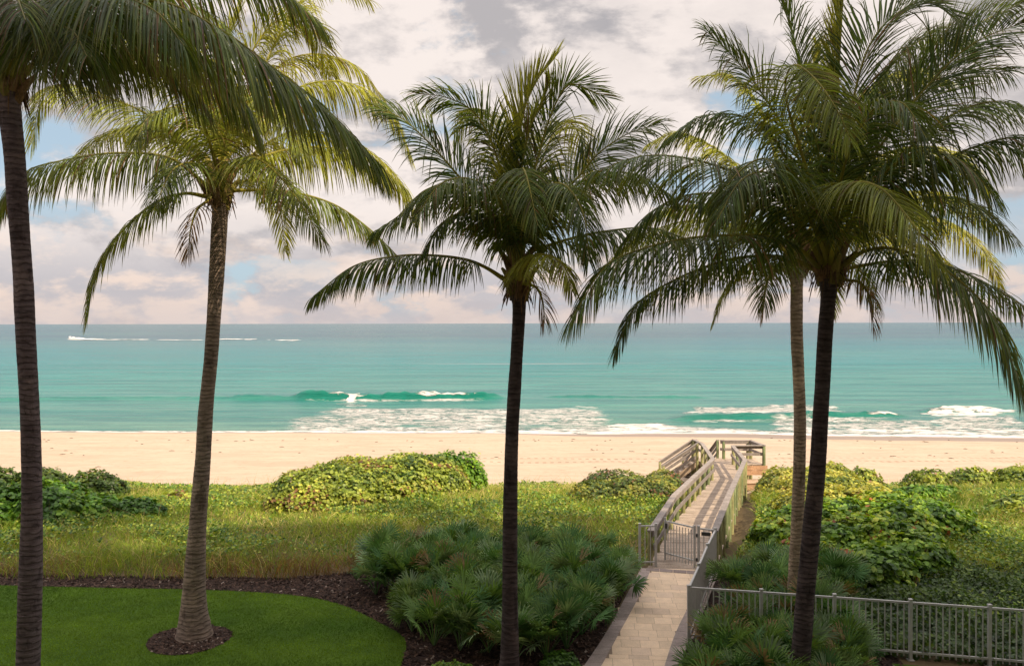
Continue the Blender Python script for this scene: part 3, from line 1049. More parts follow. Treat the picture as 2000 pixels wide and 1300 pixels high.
# irrigation stake by the path
q = at(1199, 1203)
mb = MB(); mb.tube([(q.x, q.y, -0.05), (q.x, q.y, 0.2), (q.x + 0.005, q.y, 0.42)], 0.014, 8, (0.33, 0.32, 0.2)); mb.tube([(q.x + 0.005, q.y, 0.42), (q.x + 0.005, q.y, 0.47)], 0.022, 8, (0.05, 0.05, 0.05))
tag(mb.build('irrigation_riser', M['metal'], None, True), 'thin upright irrigation pipe in the mulch left of the paved path', 'irrigation pipe')

# ---------------------------------------------------------------- palms
UP = np.array([0, 0, 1.0])


def unit(v):
    return v / (np.linalg.norm(v, axis=-1, keepdims=True) + 1e-9)


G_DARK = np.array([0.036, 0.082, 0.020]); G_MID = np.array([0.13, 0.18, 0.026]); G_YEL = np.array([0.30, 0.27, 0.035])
BROWN = np.array([0.16, 0.095, 0.045]); G_LIT = np.array([0.33, 0.35, 0.04])  # G_LIT: sunlight on the fronds, painted into leaflet colour by tone


LK = 1.6


def frond(ctrl, L=0.62, droop=1.0, roll=0.0, tone=0.3, brown=0.03, seed=0, bare=0.16, gap=0.036, vee=0.25, ang0=38, ang1=18, width=0.034):
    """one pinnate palm leaf along world points ctrl; returns verts, faces, colours"""
    g = np.random.default_rng(seed)
    L = L * LK; width = width * 0.76; gap = gap * 0.70
    N = 60
    c = spline(ctrl, N)
    Ltot = np.sum(np.linalg.norm(np.diff(c, axis=0), axis=1))
    T = unit(np.gradient(c, axis=0))
    az = c[-1] - c[0]; az[2] = 0
    az = az / (np.linalg.norm(az) + 1e-9)
    S0 = np.array([az[1], -az[0], 0.0])          # horizontal, square to the frond's heading
    S = unit(S0[None] - T * (T @ S0)[:, None])
    Nn = unit(np.cross(S, T)); Nn *= np.sign(Nn[:, 2:3] + 1e-6) if False else 1
    rl = roll * np.ones(N)
    S, Nn = S * np.cos(rl)[:, None] + Nn * np.sin(rl)[:, None], Nn * np.cos(rl)[:, None] - S * np.sin(rl)[:, None]
    V = []; Fc = []; Cc = []
    nv = 0
    # rachis
    mb = MB()
    u = np.linspace(0, 1, N)
    rad = np.interp(u, [0, 0.04, 0.15, 0.5, 1], [0.08, 0.048, 0.032, 0.021, 0.005])
    rc = np.array([0.33, 0.30, 0.05]) * (0.75 + 0.5 * tone)
    cols = np.repeat((rc[None] * np.interp(u, [0, 0.1, 1], [0.8, 1.0, 0.8])[:, None]), 6, 0)
    mb.tube(c, rad, 6, cols, cap=False)
    # leaflets
    for side in (-1, 1):
        n = int(Ltot * (1 - bare) / gap)
        t = bare + (1 - bare) * (np.arange(n) + g.uniform(0.2, 0.8, n) * 0.9) / n
        t = np.clip(t, 0, 0.999)
        keepm = g.random(n) > 0.03
        t = t[keepm]; n = len(t)
        i = t * (N - 1); i0 = np.floor(i).astype(int); fr = (i - i0)[:, None]; i1 = np.minimum(i0 + 1, N - 1)
        lp = lambda A: A[i0] * (1 - fr) + A[i1] * fr
        p0, Tt, Ss, Ns = lp(c), unit(lp(T)), unit(lp(S)), unit(lp(Nn))
        s_ = (t - bare) / (1 - bare)
        ll = L * np.interp(s_, [0, 0.08, 0.3, 0.6, 0.85, 1.0], [0.62, 0.85, 1.0, 0.92, 0.62, 0.38]) * g.uniform(0.86, 1.1, n)
        A_ = np.radians(np.interp(s_, [0, 0.5, 0.85, 1], [84, 100 - ang0, 84 - ang0, 62 - ang0])) * 1.0 + g.normal(0, 0.06, n) + 0.22 * (vnoise(t * 22 + seed, t * 0 + side, 1.0) - 0.5)
        A_ = A_ - np.radians(30) * np.clip(Tt[:, 2], 0, 1)
        # angle from rachis direction
        d0 = unit(Ss * (side * np.sin(A_))[:, None] + Tt * np.cos(A_)[:, None] + Ns * (vee + g.normal(0, 0.07, n))[:, None])
        K = 5
        st = np.linspace(0, 1, K + 1)
        pts = np.zeros((n, K + 1, 3)); pts[:, 0] = p0
        brk = (g.random(n) < 0.10) * g.uniform(0.8, 2.5, n)
        dr = droop * g.uniform(0.7, 1.25, n) * (0.85 + 0.4 * vnoise(t * 30 + seed, t * 0 + 5 + side, 1.0))
        dirs = np.zeros((n, K + 1, 3)); dirs[:, 0] = d0
        for k in range(1, K + 1):
            q = st[k]
            dv = d0 - UP[None] * ((dr * (0.12 + 0.55 * q + 0.75 * q ** 1.6)) + brk * (q > 0.35) * q)[:, None] + g.normal(0, 0.02, (n, 3))
            dv = unit(dv + g.normal(0, 0.025, (n, 3)))
            dirs[:, k] = dv
            pts[:, k] = pts[:, k - 1] + dv * (ll / K)[:, None]
        wv = Tt[:, None, :] - dirs * np.sum(Tt[:, None, :] * dirs, 2, keepdims=True)
        wv = unit(wv)
        nv_ = np.cross(wv, dirs)
        tw = g.normal(0, 0.35, n)[:, None, None]
        wv = wv * np.cos(tw) + nv_ * np.sin(tw)
        wd = (width * 0.5 * np.interp(st, [0, 0.12, 0.45, 0.8, 1.0], [0.35, 0.85, 1.0, 0.62, 0.05]))[None, :, None] * np.interp(s_, [0, 0.5, 1], [0.95, 1, 0.7])[:, None, None]
        fold = nv_ * wd * 0.45
        a = pts + wv * wd + fold * side * 0 + np.abs(0) + fold; b_ = pts; e = pts - wv * wd + fold
        vv = np.stack([a, b_, e], 2).reshape(-1, 3)      # n,(K+1),3 verts
        idx = np.arange(n)[:, None] * (K + 1) * 3 + np.arange(K)[None, :] * 3
        idx = idx.ravel()
        f1_ = np.stack([idx, idx + 1, idx + 4, idx + 3], 1); f2_ = np.stack([idx + 1, idx + 2, idx + 5, idx + 4], 1)
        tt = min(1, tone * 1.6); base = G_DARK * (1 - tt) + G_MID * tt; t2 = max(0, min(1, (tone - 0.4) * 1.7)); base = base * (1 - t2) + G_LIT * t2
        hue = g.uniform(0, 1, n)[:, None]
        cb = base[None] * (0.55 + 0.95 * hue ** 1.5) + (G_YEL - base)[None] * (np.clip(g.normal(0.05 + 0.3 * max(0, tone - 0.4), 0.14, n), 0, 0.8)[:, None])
        tipc = np.where(g.random(n)[:, None] < (0.35 + brown), BROWN[None], G_YEL[None] * 0.9)
        ww = np.clip(np.interp(st, [0, 0.6, 0.85, 1.0], [0, 0.02, 0.25, 0.8])[None, :] * (0.5 + 4 * brown), 0, 1)[..., None]
        cc_ = cb[:, None] * (1 - ww) + tipc[:, None] * ww
        dead = (g.random(n) < brown)[:, None, None]
        cc_ = np.where(dead, BROWN[None, None] * g.uniform(0.6, 1.5, n)[:, None, None], cc_)
        cc_ = np.repeat(cc_[:, :, None, :], 3, 2).reshape(-1, 3)
        mb.add(vv, np.concatenate([f1_, f2_]), cc_)
    return mb


def palm(name, label, dist, centre_px, base_px, base_z, width_px, trunk_mat, fronds, seed, crown_px, L=0.62, toney=0.3):
    """centre_px: trunk centreline points from top to bottom (px,py,width)"""
    top = P(*crown_px, dist)
    pts = []; rad = []
    for (px, py, wpx) in centre_px:
        q = P(px, py, dist)
        pts.append(tuple(q)); rad.append(wpx / 2 * dist / F / math.sqrt(1 + ((px - 1000) / F) ** 2))
    pts = pts[::-1]; rad = rad[::-1]
    base = Vector(pts[0])
    root = empty(name, base)
    tag(root, label, 'palm tree', 'coconut palms between the viewpoint and the sea')
    S_ = spline([p + (r,) for p, r in zip(pts, rad)], 90)
    g = np.random.default_rng(seed)
    n = 90
    th = 22
    rr_ = S_[:, 3]
    mb = MB()
    # leaf-scar rings and slight unevenness are real relief
    z = S_[:, 2]
    ringn = 0.018 * np.abs(np.sin(z * 9.0 + 2 * vnoise(z, z * 0 + seed, 0.8)))
    rough = 1 + 0.10 * (vnoise(z, z * 0 + seed * 3.1, 1.1) - 0.5)
    n2 = 260
    u = np.linspace(0, 1, n); u2 = np.linspace(0, 1, n2)
    SS = np.stack([np.interp(u2, u, S_[:, k]) for k in range(4)], 1)
    z = SS[:, 2]
    r0 = SS[:, 3] * (1 + 0.09 * (vnoise(z, z * 0 + seed * 3.1, 1.3) - 0.5))
    sc = (z * 8.5 + 1.6 * vnoise(z, z * 0 + seed, 1.7)) % 1.0
    r0 = r0 * (1.0 + 0.022 * (sc - 0.5))
    tharr = np.linspace(0, 2 * np.pi, th, endpoint=False)
    R2 = r0[:, None] * (1 + 0.07 * (vnoise(np.cos(tharr)[None] * 1.7 + 5 + seed, z[:, None] * 1.2 + np.sin(tharr)[None] * 1.7, 1.0) - 0.5) + 0.03 * (vnoise(tharr[None] * 3 + seed, z[:, None] * 6, 1.0) - 0.5))
    mb.tube(SS[:, :3], R2, th, (0.2, 0.16, 0.14), cap=True)
    keep(mb.build('trunk', trunk_mat, None, True), root)
    # crown base: overlapping leaf sheaths, fibre and old stubs
    mb = MB()
    tr = rad[-1]
    for k in range(26):
        a_ = k * 2.399; lvl = k / 26
        r0_ = tr * (1.05 - 0.25 * lvl)
        zc = top.z - 0.25 + 0.75 * lvl
        o_ = np.array([top.x + math.cos(a_) * r0_ * 0.6, top.y + math.sin(a_) * r0_ * 0.6, zc])
        out = np.array([math.cos(a_), math.sin(a_), 0])
        ln = g.uniform(0.28, 0.5)
        sp_ = g.uniform(0.3, 0.8)
        c_ = np.array([0.20, 0.12, 0.055]) * g.uniform(0.5, 1.3) if g.random() < 0.6 else np.array([0.24, 0.20, 0.05]) * g.uniform(0.7, 1.1)
        mb.tube([o_, o_ + out * ln * sp_ * 0.4 + UP * ln * 0.5, o_ + out * ln * sp_ + UP * ln], [tr * 0.55, tr * 0.42, tr * 0.16], 7, c_)
    for k in range(60):     # ragged hanging fibre
        a_ = g.uniform(0, 6.28); r0_ = tr * g.uniform(1.0, 1.5)
        o_ = np.array([top.x + math.cos(a_) * r0_, top.y + math.sin(a_) * r0_, top.z + g.uniform(-0.2, 0.25)])
        e_ = o_ + np.array([math.cos(a_) * 0.08, math.sin(a_) * 0.08, -g.uniform(0.1, 0.35)])
        mb.tube([o_, (o_ + e_) / 2 + UP * 0.03, e_], [0.012, 0.010, 0.004], 4, np.array([0.17, 0.10, 0.05]) * g.uniform(0.5, 1.4), cap=False)
    keep(mb.build('crown_base', M['wood']), root)
    for i, fr in enumerate(fronds):
        opt = fr[1] if len(fr) > 1 else {}
        px = fr[0]
        ctrl = [(top.x + 0.0, top.y + 0.0, top.z + 0.10)]
        for j, q in enumerate(px):
            dd = q[2] if len(q) > 2 else 0.0
            w_ = P(q[0], q[1], dist + dd)
            ctrl.append(tuple(w_))
        # start at the crown's rim in the direction of the first point
        v = np.array(ctrl[1]) - np.array(ctrl[0]); v[2] *= 0.2; v = v / (np.linalg.norm(v) + 1e-6)
        ctrl[0] = tuple(np.array(ctrl[0]) + v * tr * 0.8)
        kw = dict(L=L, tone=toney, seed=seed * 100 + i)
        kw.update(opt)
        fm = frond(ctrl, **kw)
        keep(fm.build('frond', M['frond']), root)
    return root


exec_order = 0
# every frond: points (px, py, metres behind the trunk) ; options
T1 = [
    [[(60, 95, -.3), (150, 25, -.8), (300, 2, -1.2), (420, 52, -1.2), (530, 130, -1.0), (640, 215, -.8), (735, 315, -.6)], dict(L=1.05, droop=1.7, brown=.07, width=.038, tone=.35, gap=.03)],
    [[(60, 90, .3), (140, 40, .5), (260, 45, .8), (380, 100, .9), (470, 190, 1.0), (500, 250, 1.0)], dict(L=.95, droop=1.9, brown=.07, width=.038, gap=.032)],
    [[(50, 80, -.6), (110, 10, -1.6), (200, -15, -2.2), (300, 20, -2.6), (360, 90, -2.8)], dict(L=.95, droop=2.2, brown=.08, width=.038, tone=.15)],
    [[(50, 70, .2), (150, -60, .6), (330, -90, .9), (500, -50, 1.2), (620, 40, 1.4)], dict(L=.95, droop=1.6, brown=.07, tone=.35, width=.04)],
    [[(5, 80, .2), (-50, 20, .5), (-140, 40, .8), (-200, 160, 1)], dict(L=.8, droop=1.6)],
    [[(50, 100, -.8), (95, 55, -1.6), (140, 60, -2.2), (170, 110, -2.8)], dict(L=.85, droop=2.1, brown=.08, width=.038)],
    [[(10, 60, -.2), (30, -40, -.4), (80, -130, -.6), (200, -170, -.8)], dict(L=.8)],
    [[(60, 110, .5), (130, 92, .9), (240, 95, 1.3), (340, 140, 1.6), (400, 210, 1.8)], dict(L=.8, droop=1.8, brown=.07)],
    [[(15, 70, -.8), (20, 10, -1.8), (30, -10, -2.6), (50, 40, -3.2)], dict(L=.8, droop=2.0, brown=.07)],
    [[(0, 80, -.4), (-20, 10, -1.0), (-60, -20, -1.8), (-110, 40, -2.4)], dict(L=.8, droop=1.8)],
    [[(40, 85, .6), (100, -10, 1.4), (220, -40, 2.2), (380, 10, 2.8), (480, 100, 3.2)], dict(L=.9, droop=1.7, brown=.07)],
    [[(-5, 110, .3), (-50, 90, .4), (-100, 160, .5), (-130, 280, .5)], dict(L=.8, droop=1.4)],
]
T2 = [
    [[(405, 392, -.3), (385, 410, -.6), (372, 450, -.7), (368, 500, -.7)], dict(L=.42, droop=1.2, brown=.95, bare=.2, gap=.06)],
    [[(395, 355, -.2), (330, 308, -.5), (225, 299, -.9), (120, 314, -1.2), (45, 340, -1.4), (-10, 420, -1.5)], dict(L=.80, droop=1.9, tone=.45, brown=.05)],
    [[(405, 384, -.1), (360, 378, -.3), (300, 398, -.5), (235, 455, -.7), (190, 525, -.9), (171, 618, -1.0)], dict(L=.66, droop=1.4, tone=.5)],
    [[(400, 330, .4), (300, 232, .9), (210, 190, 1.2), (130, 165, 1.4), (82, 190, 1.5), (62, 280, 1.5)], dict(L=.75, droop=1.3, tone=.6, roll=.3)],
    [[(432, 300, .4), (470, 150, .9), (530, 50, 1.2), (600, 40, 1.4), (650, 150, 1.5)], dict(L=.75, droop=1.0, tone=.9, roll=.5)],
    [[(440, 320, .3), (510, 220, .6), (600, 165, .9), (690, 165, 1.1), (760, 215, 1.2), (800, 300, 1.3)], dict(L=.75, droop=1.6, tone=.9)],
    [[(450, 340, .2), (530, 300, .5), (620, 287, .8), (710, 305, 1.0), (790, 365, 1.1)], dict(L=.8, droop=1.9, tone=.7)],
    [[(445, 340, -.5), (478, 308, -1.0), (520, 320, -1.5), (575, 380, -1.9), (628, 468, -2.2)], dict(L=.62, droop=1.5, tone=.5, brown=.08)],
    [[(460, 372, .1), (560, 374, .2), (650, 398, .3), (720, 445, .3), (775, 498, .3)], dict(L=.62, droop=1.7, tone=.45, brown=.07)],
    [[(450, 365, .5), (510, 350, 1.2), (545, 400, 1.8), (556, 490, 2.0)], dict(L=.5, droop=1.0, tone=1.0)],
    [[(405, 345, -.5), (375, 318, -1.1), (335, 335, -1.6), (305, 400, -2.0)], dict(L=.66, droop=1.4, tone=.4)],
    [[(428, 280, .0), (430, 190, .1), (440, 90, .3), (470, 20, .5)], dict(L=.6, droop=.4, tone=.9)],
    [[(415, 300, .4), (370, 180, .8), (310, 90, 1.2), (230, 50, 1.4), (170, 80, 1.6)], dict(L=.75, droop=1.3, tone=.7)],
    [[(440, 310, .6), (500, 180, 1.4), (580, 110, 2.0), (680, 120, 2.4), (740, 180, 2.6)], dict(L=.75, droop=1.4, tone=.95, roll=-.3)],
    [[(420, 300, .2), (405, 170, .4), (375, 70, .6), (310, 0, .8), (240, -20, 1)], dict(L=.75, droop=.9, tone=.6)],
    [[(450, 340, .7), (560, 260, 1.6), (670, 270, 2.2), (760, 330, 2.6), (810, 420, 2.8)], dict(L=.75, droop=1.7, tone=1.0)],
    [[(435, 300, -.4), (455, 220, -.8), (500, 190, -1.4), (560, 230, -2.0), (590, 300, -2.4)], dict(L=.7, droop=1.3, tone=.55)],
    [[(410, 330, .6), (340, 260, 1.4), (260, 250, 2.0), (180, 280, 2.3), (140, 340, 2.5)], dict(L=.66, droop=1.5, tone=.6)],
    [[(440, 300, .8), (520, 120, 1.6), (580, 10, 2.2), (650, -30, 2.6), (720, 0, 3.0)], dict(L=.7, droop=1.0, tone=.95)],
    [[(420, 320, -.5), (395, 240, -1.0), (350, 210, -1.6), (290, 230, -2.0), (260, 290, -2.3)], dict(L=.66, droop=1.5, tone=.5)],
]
T3 = [
    [[(1028, 555, -.2), (1048, 562, -.3), (1060, 590, -.35), (1064, 632, -.35)], dict(L=.42, droop=1.2, brown=.95, bare=.2, gap=.06)],
    [[(985, 545, -.1), (950, 523, -.2), (910, 507, -.4), (850, 499, -.5), (775, 500, -.7), (690, 520, -.9), (612, 578, -1.0)], dict(L=.60, droop=1.9, brown=.03, tone=.2, bare=.2)],
    [[(1018, 530, -.6), (1040, 500, -1.2), (1075, 500, -1.8), (1105, 525, -2.2), (1118, 570, -2.4)], dict(L=.46, droop=1.7, tone=.8, brown=.07, bare=.1)],
    [[(995, 470, -.1), (955, 420, -.2), (902, 352, -.3), (850, 292, -.4), (790, 235, -.4), (735, 210, -.5)], dict(L=.66, droop=.55, roll=.9, tone=.15)],
    [[(1002, 450, .1), (985, 360, .2), (955, 265, .2), (920, 215, .2), (870, 190, .1), (812, 183, 0)], dict(L=.60, droop=.6, roll=-.7, tone=.2)],
    [[(1010, 440, .3), (1010, 330, .4), (1022, 225, .5), (1048, 160, .6), (1085, 112, .7)], dict(L=.72, droop=.1, tone=1.0, roll=1.1, ang0=50)],
    [[(1018, 440, .1), (1050, 310, .2), (1080, 215, .2), (1115, 165, .2), (1180, 190, .1)], dict(L=.66, droop=.3, tone=.3, roll=.9, ang0=45)],
    [[(998, 480, -.3), (950, 405, -.7), (890, 362, -1.0), (830, 372, -1.2), (780, 420, -1.4), (735, 450, -1.4)], dict(L=.62, droop=1.5, tone=.25)],
    [[(1000, 470, -.4), (975, 390, -1.0), (920, 350, -1.6), (860, 360, -2.0), (810, 430, -2.3)], dict(L=.66, droop=1.5, tone=.2, brown=.07)],
    [[(1022, 480, .0), (1082, 396, .0), (1130, 345, .0), (1170, 299, .0), (1225, 262, -.1), (1285, 243, -.2)], dict(L=.66, droop=.5, tone=.15, roll=-.9)],
    [[(1025, 500, .1), (1100, 470, .2), (1180, 452, .3), (1270, 445, .4), (1340, 465, .5)], dict(L=.55, droop=1.5, tone=.15)],
    [[(1022, 480, -.3), (1090, 390, -.7), (1160, 345, -1.0), (1240, 340, -1.2), (1310, 380, -1.4)], dict(L=.66, droop=1.4, tone=.2)],
    [[(1012, 460, -.4), (1020, 370, -.9), (1020, 330, -1.4), (1030, 350, -2.0), (1050, 440, -2.5)], dict(L=.6, droop=1.5, tone=.3)],
    [[(1020, 440, .5), (1060, 310, 1.1), (1095, 240, 1.5), (1130, 260, 1.9), (1150, 350, 2.1)], dict(L=.62, droop=1.0, tone=.95)],
    [[(1002, 440, .4), (985, 310, 1.0), (965, 235, 1.5), (930, 215, 1.9), (890, 260, 2.2)], dict(L=.62, droop=1.0, tone=.6)],
    [[(1015, 470, -.5), (1050, 380, -1.2), (1100, 360, -1.8), (1140, 420, -2.2), (1150, 510, -2.4)], dict(L=.6, droop=1.4, tone=.2)],
    [[(1012, 420, .2), (1020, 320, .1), (1035, 250, .0), (1060, 200, -.1), (1075, 150, -.2)], dict(L=.5, droop=.1, tone=.7, roll=.5, ang0=55)],
    [[(1000, 490, .1), (965, 440, -.2), (920, 415, -.6), (870, 430, -.9), (830, 490, -1.1)], dict(L=.55, droop=1.6, tone=.15, brown=.07)],
]
T4 = [
    [[(1650, 545, -.2), (1680, 552, -.4), (1700, 585, -.5), (1706, 640, -.5)], dict(L=.42, droop=1.2, brown=.95, bare=.2, gap=.06)],
    [[(1598, 500, -.2), (1560, 430, -.5), (1500, 370, -.8), (1445, 340, -1.0), (1346, 310, -1.4), (1254, 305, -1.7), (1160, 335, -2.0)], dict(L=.82, droop=1.35, tone=.2)],
    [[(1595, 518, -.1), (1560, 486, -.3), (1500, 463, -.5), (1445, 459, -.8), (1346, 465, -1.1), (1254, 486, -1.4), (1180, 523, -1.6), (1118, 620, -1.8)], dict(L=.84, droop=1.7, tone=.25)],
    [[(1595, 528, .0), (1550, 505, .0), (1480, 500, -.1), (1408, 511, -.3), (1315, 548, -.5), (1242, 597, -.7), (1203, 683, -.8)], dict(L=.60, droop=1.5, tone=.15)],
    [[(1645, 520, -.2), (1690, 490, -.5), (1752, 487, -.9), (1839, 523, -1.3), (1919, 591, -1.6), (1962, 665, -1.8), (1996, 770, -2.0)], dict(L=.86, droop=1.7, tone=.25)],
    [[(1627, 480, -.6), (1640, 400, -1.3), (1668, 358, -2.0), (1720, 368, -2.6), (1783, 437, -3.1), (1830, 515, -3.4)], dict(L=.62, droop=1.2, tone=.55, roll=.2)],
    [[(1632, 470, -.1), (1654, 390, -.2), (1716, 290, -.4), (1808, 172, -.5), (1900, 86, -.6), (2010, 40, -.7)], dict(L=.84, droop=.45, tone=.15, roll=-.9)],
    [[(1635, 480, -.2), (1700, 400, -.5), (1790, 345, -.8), (1890, 292, -1.2), (2000, 270, -1.4), (2080, 330, -1.5)], dict(L=.85, droop=1.3, tone=.15)],
    [[(1628, 440, .0), (1642, 332, -.1), (1666, 197, -.2), (1697, 92, -.3), (1746, 31, -.3), (1808, 2, -.4), (1860, 30, -.5)], dict(L=.84, droop=.4, tone=.2, roll=-.8)],
    [[(1622, 420, .2), (1632, 260, .3), (1640, 110, .3), (1650, -50, .3)], dict(L=.7, droop=.15, tone=.9, roll=.6, ang0=55)],
    [[(1615, 440, .1), (1600, 310, .1), (1572, 170, .1), (1545, 60, .1), (1515, -30, .1)], dict(L=.72, droop=.5, tone=.2, roll=.8)],
    [[(1610, 450, -.4), (1575, 330, -1.0), (1535, 190, -1.5), (1548, 128, -2.0), (1592, 154, -2.5), (1635, 215, -2.9), (1662, 275, -3.1)], dict(L=.55, droop=1.1, tone=.5, bare=.45)],
    [[(1600, 470, .2), (1560, 360, .2), (1510, 270, .3), (1450, 228, .3), (1370, 228, .3), (1300, 275, .3)], dict(L=.72, droop=1.3, tone=.2)],
    [[(1605, 450, .3), (1560, 310, .5), (1500, 200, .6), (1440, 120, .6), (1385, 65, .6)], dict(L=.72, droop=.6, tone=.2, roll=.8)],
    [[(1635, 490, .3), (1720, 420, .6), (1810, 385, .9), (1900, 400, 1.1), (1970, 460, 1.2)], dict(L=.8, droop=1.5, tone=.2)],
    [[(1645, 525, .1), (1740, 510, .3), (1826, 513, .5), (1931, 556, .6), (2030, 620, .6)], dict(L=.6, droop=1.6, tone=.2, brown=.07)],
    [[(1602, 490, -.1), (1540, 425, -.1), (1450, 385, .0), (1350, 380, .0), (1270, 415, .1), (1210, 480, .1)], dict(L=.7, droop=1.5, tone=.15)],
    [[(1634, 450, .3), (1700, 290, .6), (1790, 160, .8), (1890, 60, 1.0), (2010, 0, 1.2)], dict(L=.8, droop=.5, tone=.3, roll=.7)],
    [[(1640, 480, -.3), (1740, 330, -.7), (1850, 230, -1.0), (1960, 200, -1.2), (2060, 260, -1.4)], dict(L=.8, droop=1.0, tone=.25, roll=-.4)],
    [[(1632, 460, .2), (1690, 320, .4), (1770, 215, .6), (1860, 150, .7), (1970, 140, .8)], dict(L=.82, droop=.7, tone=.2, roll=.6)],
    [[(1605, 480, -.5), (1560, 390, -1.2), (1510, 340, -1.8), (1450, 350, -2.2), (1400, 430, -2.5)], dict(L=.7, droop=1.5, tone=.15)],
    [[(1636, 480, -.4), (1700, 370, -1.0), (1780, 300, -1.6), (1870, 310, -2.0), (1940, 380, -2.3)], dict(L=.75, droop=1.4, tone=.15)],
    [[(1630, 430, .4), (1680, 250, .8), (1740, 130, 1.1), (1820, 70, 1.3), (1900, 90, 1.5)], dict(L=.75, droop=.9, tone=.4, roll=.5)],
    [[(1610, 490, -.2), (1590, 400, -.6), (1550, 340, -1.1), (1490, 310, -1.6), (1430, 350, -1.9), (1390, 430, -2.1)], dict(L=.66, droop=1.5, tone=.2)],
    [[(1628, 450, -.3), (1650, 320, -.8), (1700, 220, -1.3), (1760, 200, -1.8), (1810, 270, -2.2)], dict(L=.72, droop=1.2, tone=.2)],
]
T5 = [
    [[(1535, 525, .1), (1510, 530, .3), (1496, 560, .3), (1490, 620, .3)], dict(L=.42, droop=1.2, brown=.95, bare=.2, gap=.06)],
    [[(1545, 500, .0), (1490, 460, .1), (1430, 438, .2), (1340, 432, .3), (1250, 462, .4), (1185, 515, .5)], dict(L=.6, droop=1.3, tone=.7)],
    [[(1570, 490, .2), (1650, 440, .5), (1760, 420, .8), (1850, 438, 1.0), (1920, 490, 1.1), (1955, 560, 1.2)], dict(L=.66, droop=1.3, tone=1.0, brown=.07)],
    [[(1568, 480, .4), (1660, 410, .9), (1760, 375, 1.3), (1860, 385, 1.5), (1940, 440, 1.7)], dict(L=.66, droop=1.3, tone=1.0)],
    [[(1545, 515, .1), (1500, 500, .3), (1450, 525, .4), (1415, 570, .5), (1395, 625, .6)], dict(L=.5, droop=1.2, tone=.5, brown=.14)],
    [[(1548, 520, -.2), (1520, 515, -.7), (1500, 545, -1.0), (1492, 600, -1.2)], dict(L=.55, droop=1.3, tone=.2, brown=.07)],
    [[(1566, 515, .1), (1620, 495, .3), (1680, 530, .5), (1715, 600, .6)], dict(L=.55, droop=1.3, tone=.5, brown=.14)],
    [[(1548, 460, .3), (1520, 330, .6), (1485, 220, .9), (1430, 150, 1.0), (1370, 150, 1.1)], dict(L=.66, droop=.9, tone=.7)],
    [[(1562, 460, .3), (1600, 320, .6), (1670, 200, .9), (1760, 140, 1.1), (1850, 160, 1.3)], dict(L=.66, droop=.9, tone=.8)],
    [[(1556, 440, .2), (1570, 310, .3), (1590, 190, .4), (1600, 90, .5)], dict(L=.6, droop=.3, tone=1.0, ang0=50)],
    [[(1546, 480, .3), (1480, 370, .7), (1410, 300, 1.0), (1330, 260, 1.2), (1270, 280, 1.3)], dict(L=.62, droop=1.0, tone=.8)],
    [[(1566, 470, .3), (1660, 350, .7), (1760, 290, 1.0), (1860, 300, 1.3), (1930, 370, 1.5)], dict(L=.66, droop=1.2, tone=.9)],
    [[(1566, 500, .4), (1640, 460, 1.0), (1740, 460, 1.5), (1830, 500, 1.8), (1880, 570, 2.0)], dict(L=.6, droop=1.4, tone=1.0, brown=.07)],
    [[(1548, 490, -.3), (1500, 440, -.8), (1450, 440, -1.2), (1400, 490, -1.5)], dict(L=.6, droop=1.4, tone=.3)],
    [[(1545, 495, .4), (1470, 430, 1.0), (1390, 400, 1.5), (1300, 410, 1.8), (1240, 450, 2.0)], dict(L=.6, droop=1.2, tone=.7)],
    [[(1560, 500, .5), (1600, 480, 1.2), (1620, 530, 1.8), (1625, 610, 2.0)], dict(L=.5, droop=1.2, tone=.6, brown=.08)],
]
palm('coconut_palm', 'purple grey trunked palm at the left edge, its long fronds reaching over the second palm', 12.0,
     [(14, 150, 44), (18, 205, 46), (28, 300, 44), (37, 430, 42), (46, 560, 41), (53, 700, 40), (59, 820, 39), (62, 950, 41), (61, 1060, 46), (58, 1200, 50), (55, 1300, 52), (53, 1400, 56), (52, 1480, 66), (52, 1520, 82)],
     None, 0, None, M['trunk_grey'], T1, 1, (18, 165), L=.85, toney=.25)
palm('coconut_palm', 'brown trunked palm rising from the round mulch bed on the lawn', 17.35,
     [(430, 390, 38), (430, 415, 32), (424, 520, 31), (419, 600, 29), (412, 700, 28), (402, 800, 29), (396, 900, 31), (388, 1000, 34), (383, 1080, 39), (380, 1140, 46), (379, 1190, 56), (380, 1225, 66), (380, 1250, 78)],
     None, 0, None, M['trunk_brown'], T2, 2, (428, 385), L=.7)
palm('coconut_palm', 'slim dark palm standing alone in the middle of the view', 15.0,
     [(1012, 575, 34), (1014, 600, 26), (1010, 680, 25), (1005, 760, 25), (1000, 850, 26), (997, 950, 28), (996, 1050, 29), (996, 1150, 31), (996, 1250, 35), (995, 1300, 40), (994, 1345, 52)],
     None, 0, None, M['trunk_dark'], T3, 3, (1012, 560), L=.62)
palm('coconut_palm', 'dark trunked palm with the widest crown, just right of the paler slender trunk', 14.2,
     [(1619, 545, 44), (1618, 575, 32), (1612, 650, 31), (1607, 740, 31), (1602, 820, 32), (1597, 910, 33), (1588, 1000, 35), (1582, 1070, 36), (1574, 1150, 37), (1568, 1230, 38), (1562, 1300, 42), (1558, 1375, 56)],
     None, 0, None, M['trunk_dark'], T4, 4, (1620, 530), L=.8)
palm('coconut_palm', 'paler slender palm half hidden behind the dark trunk on the right', 17.9,
     [(1557, 520, 34), (1556, 560, 25), (1556, 640, 24), (1559, 720, 24), (1562, 800, 24), (1562, 880, 25), (1559, 980, 25), (1555, 1060, 25), (1551, 1140, 26), (1547, 1190, 28), (1545, 1228, 36)],
     None, 0, None, M['trunk_pale'], T5, 5, (1556, 515), L=.62)


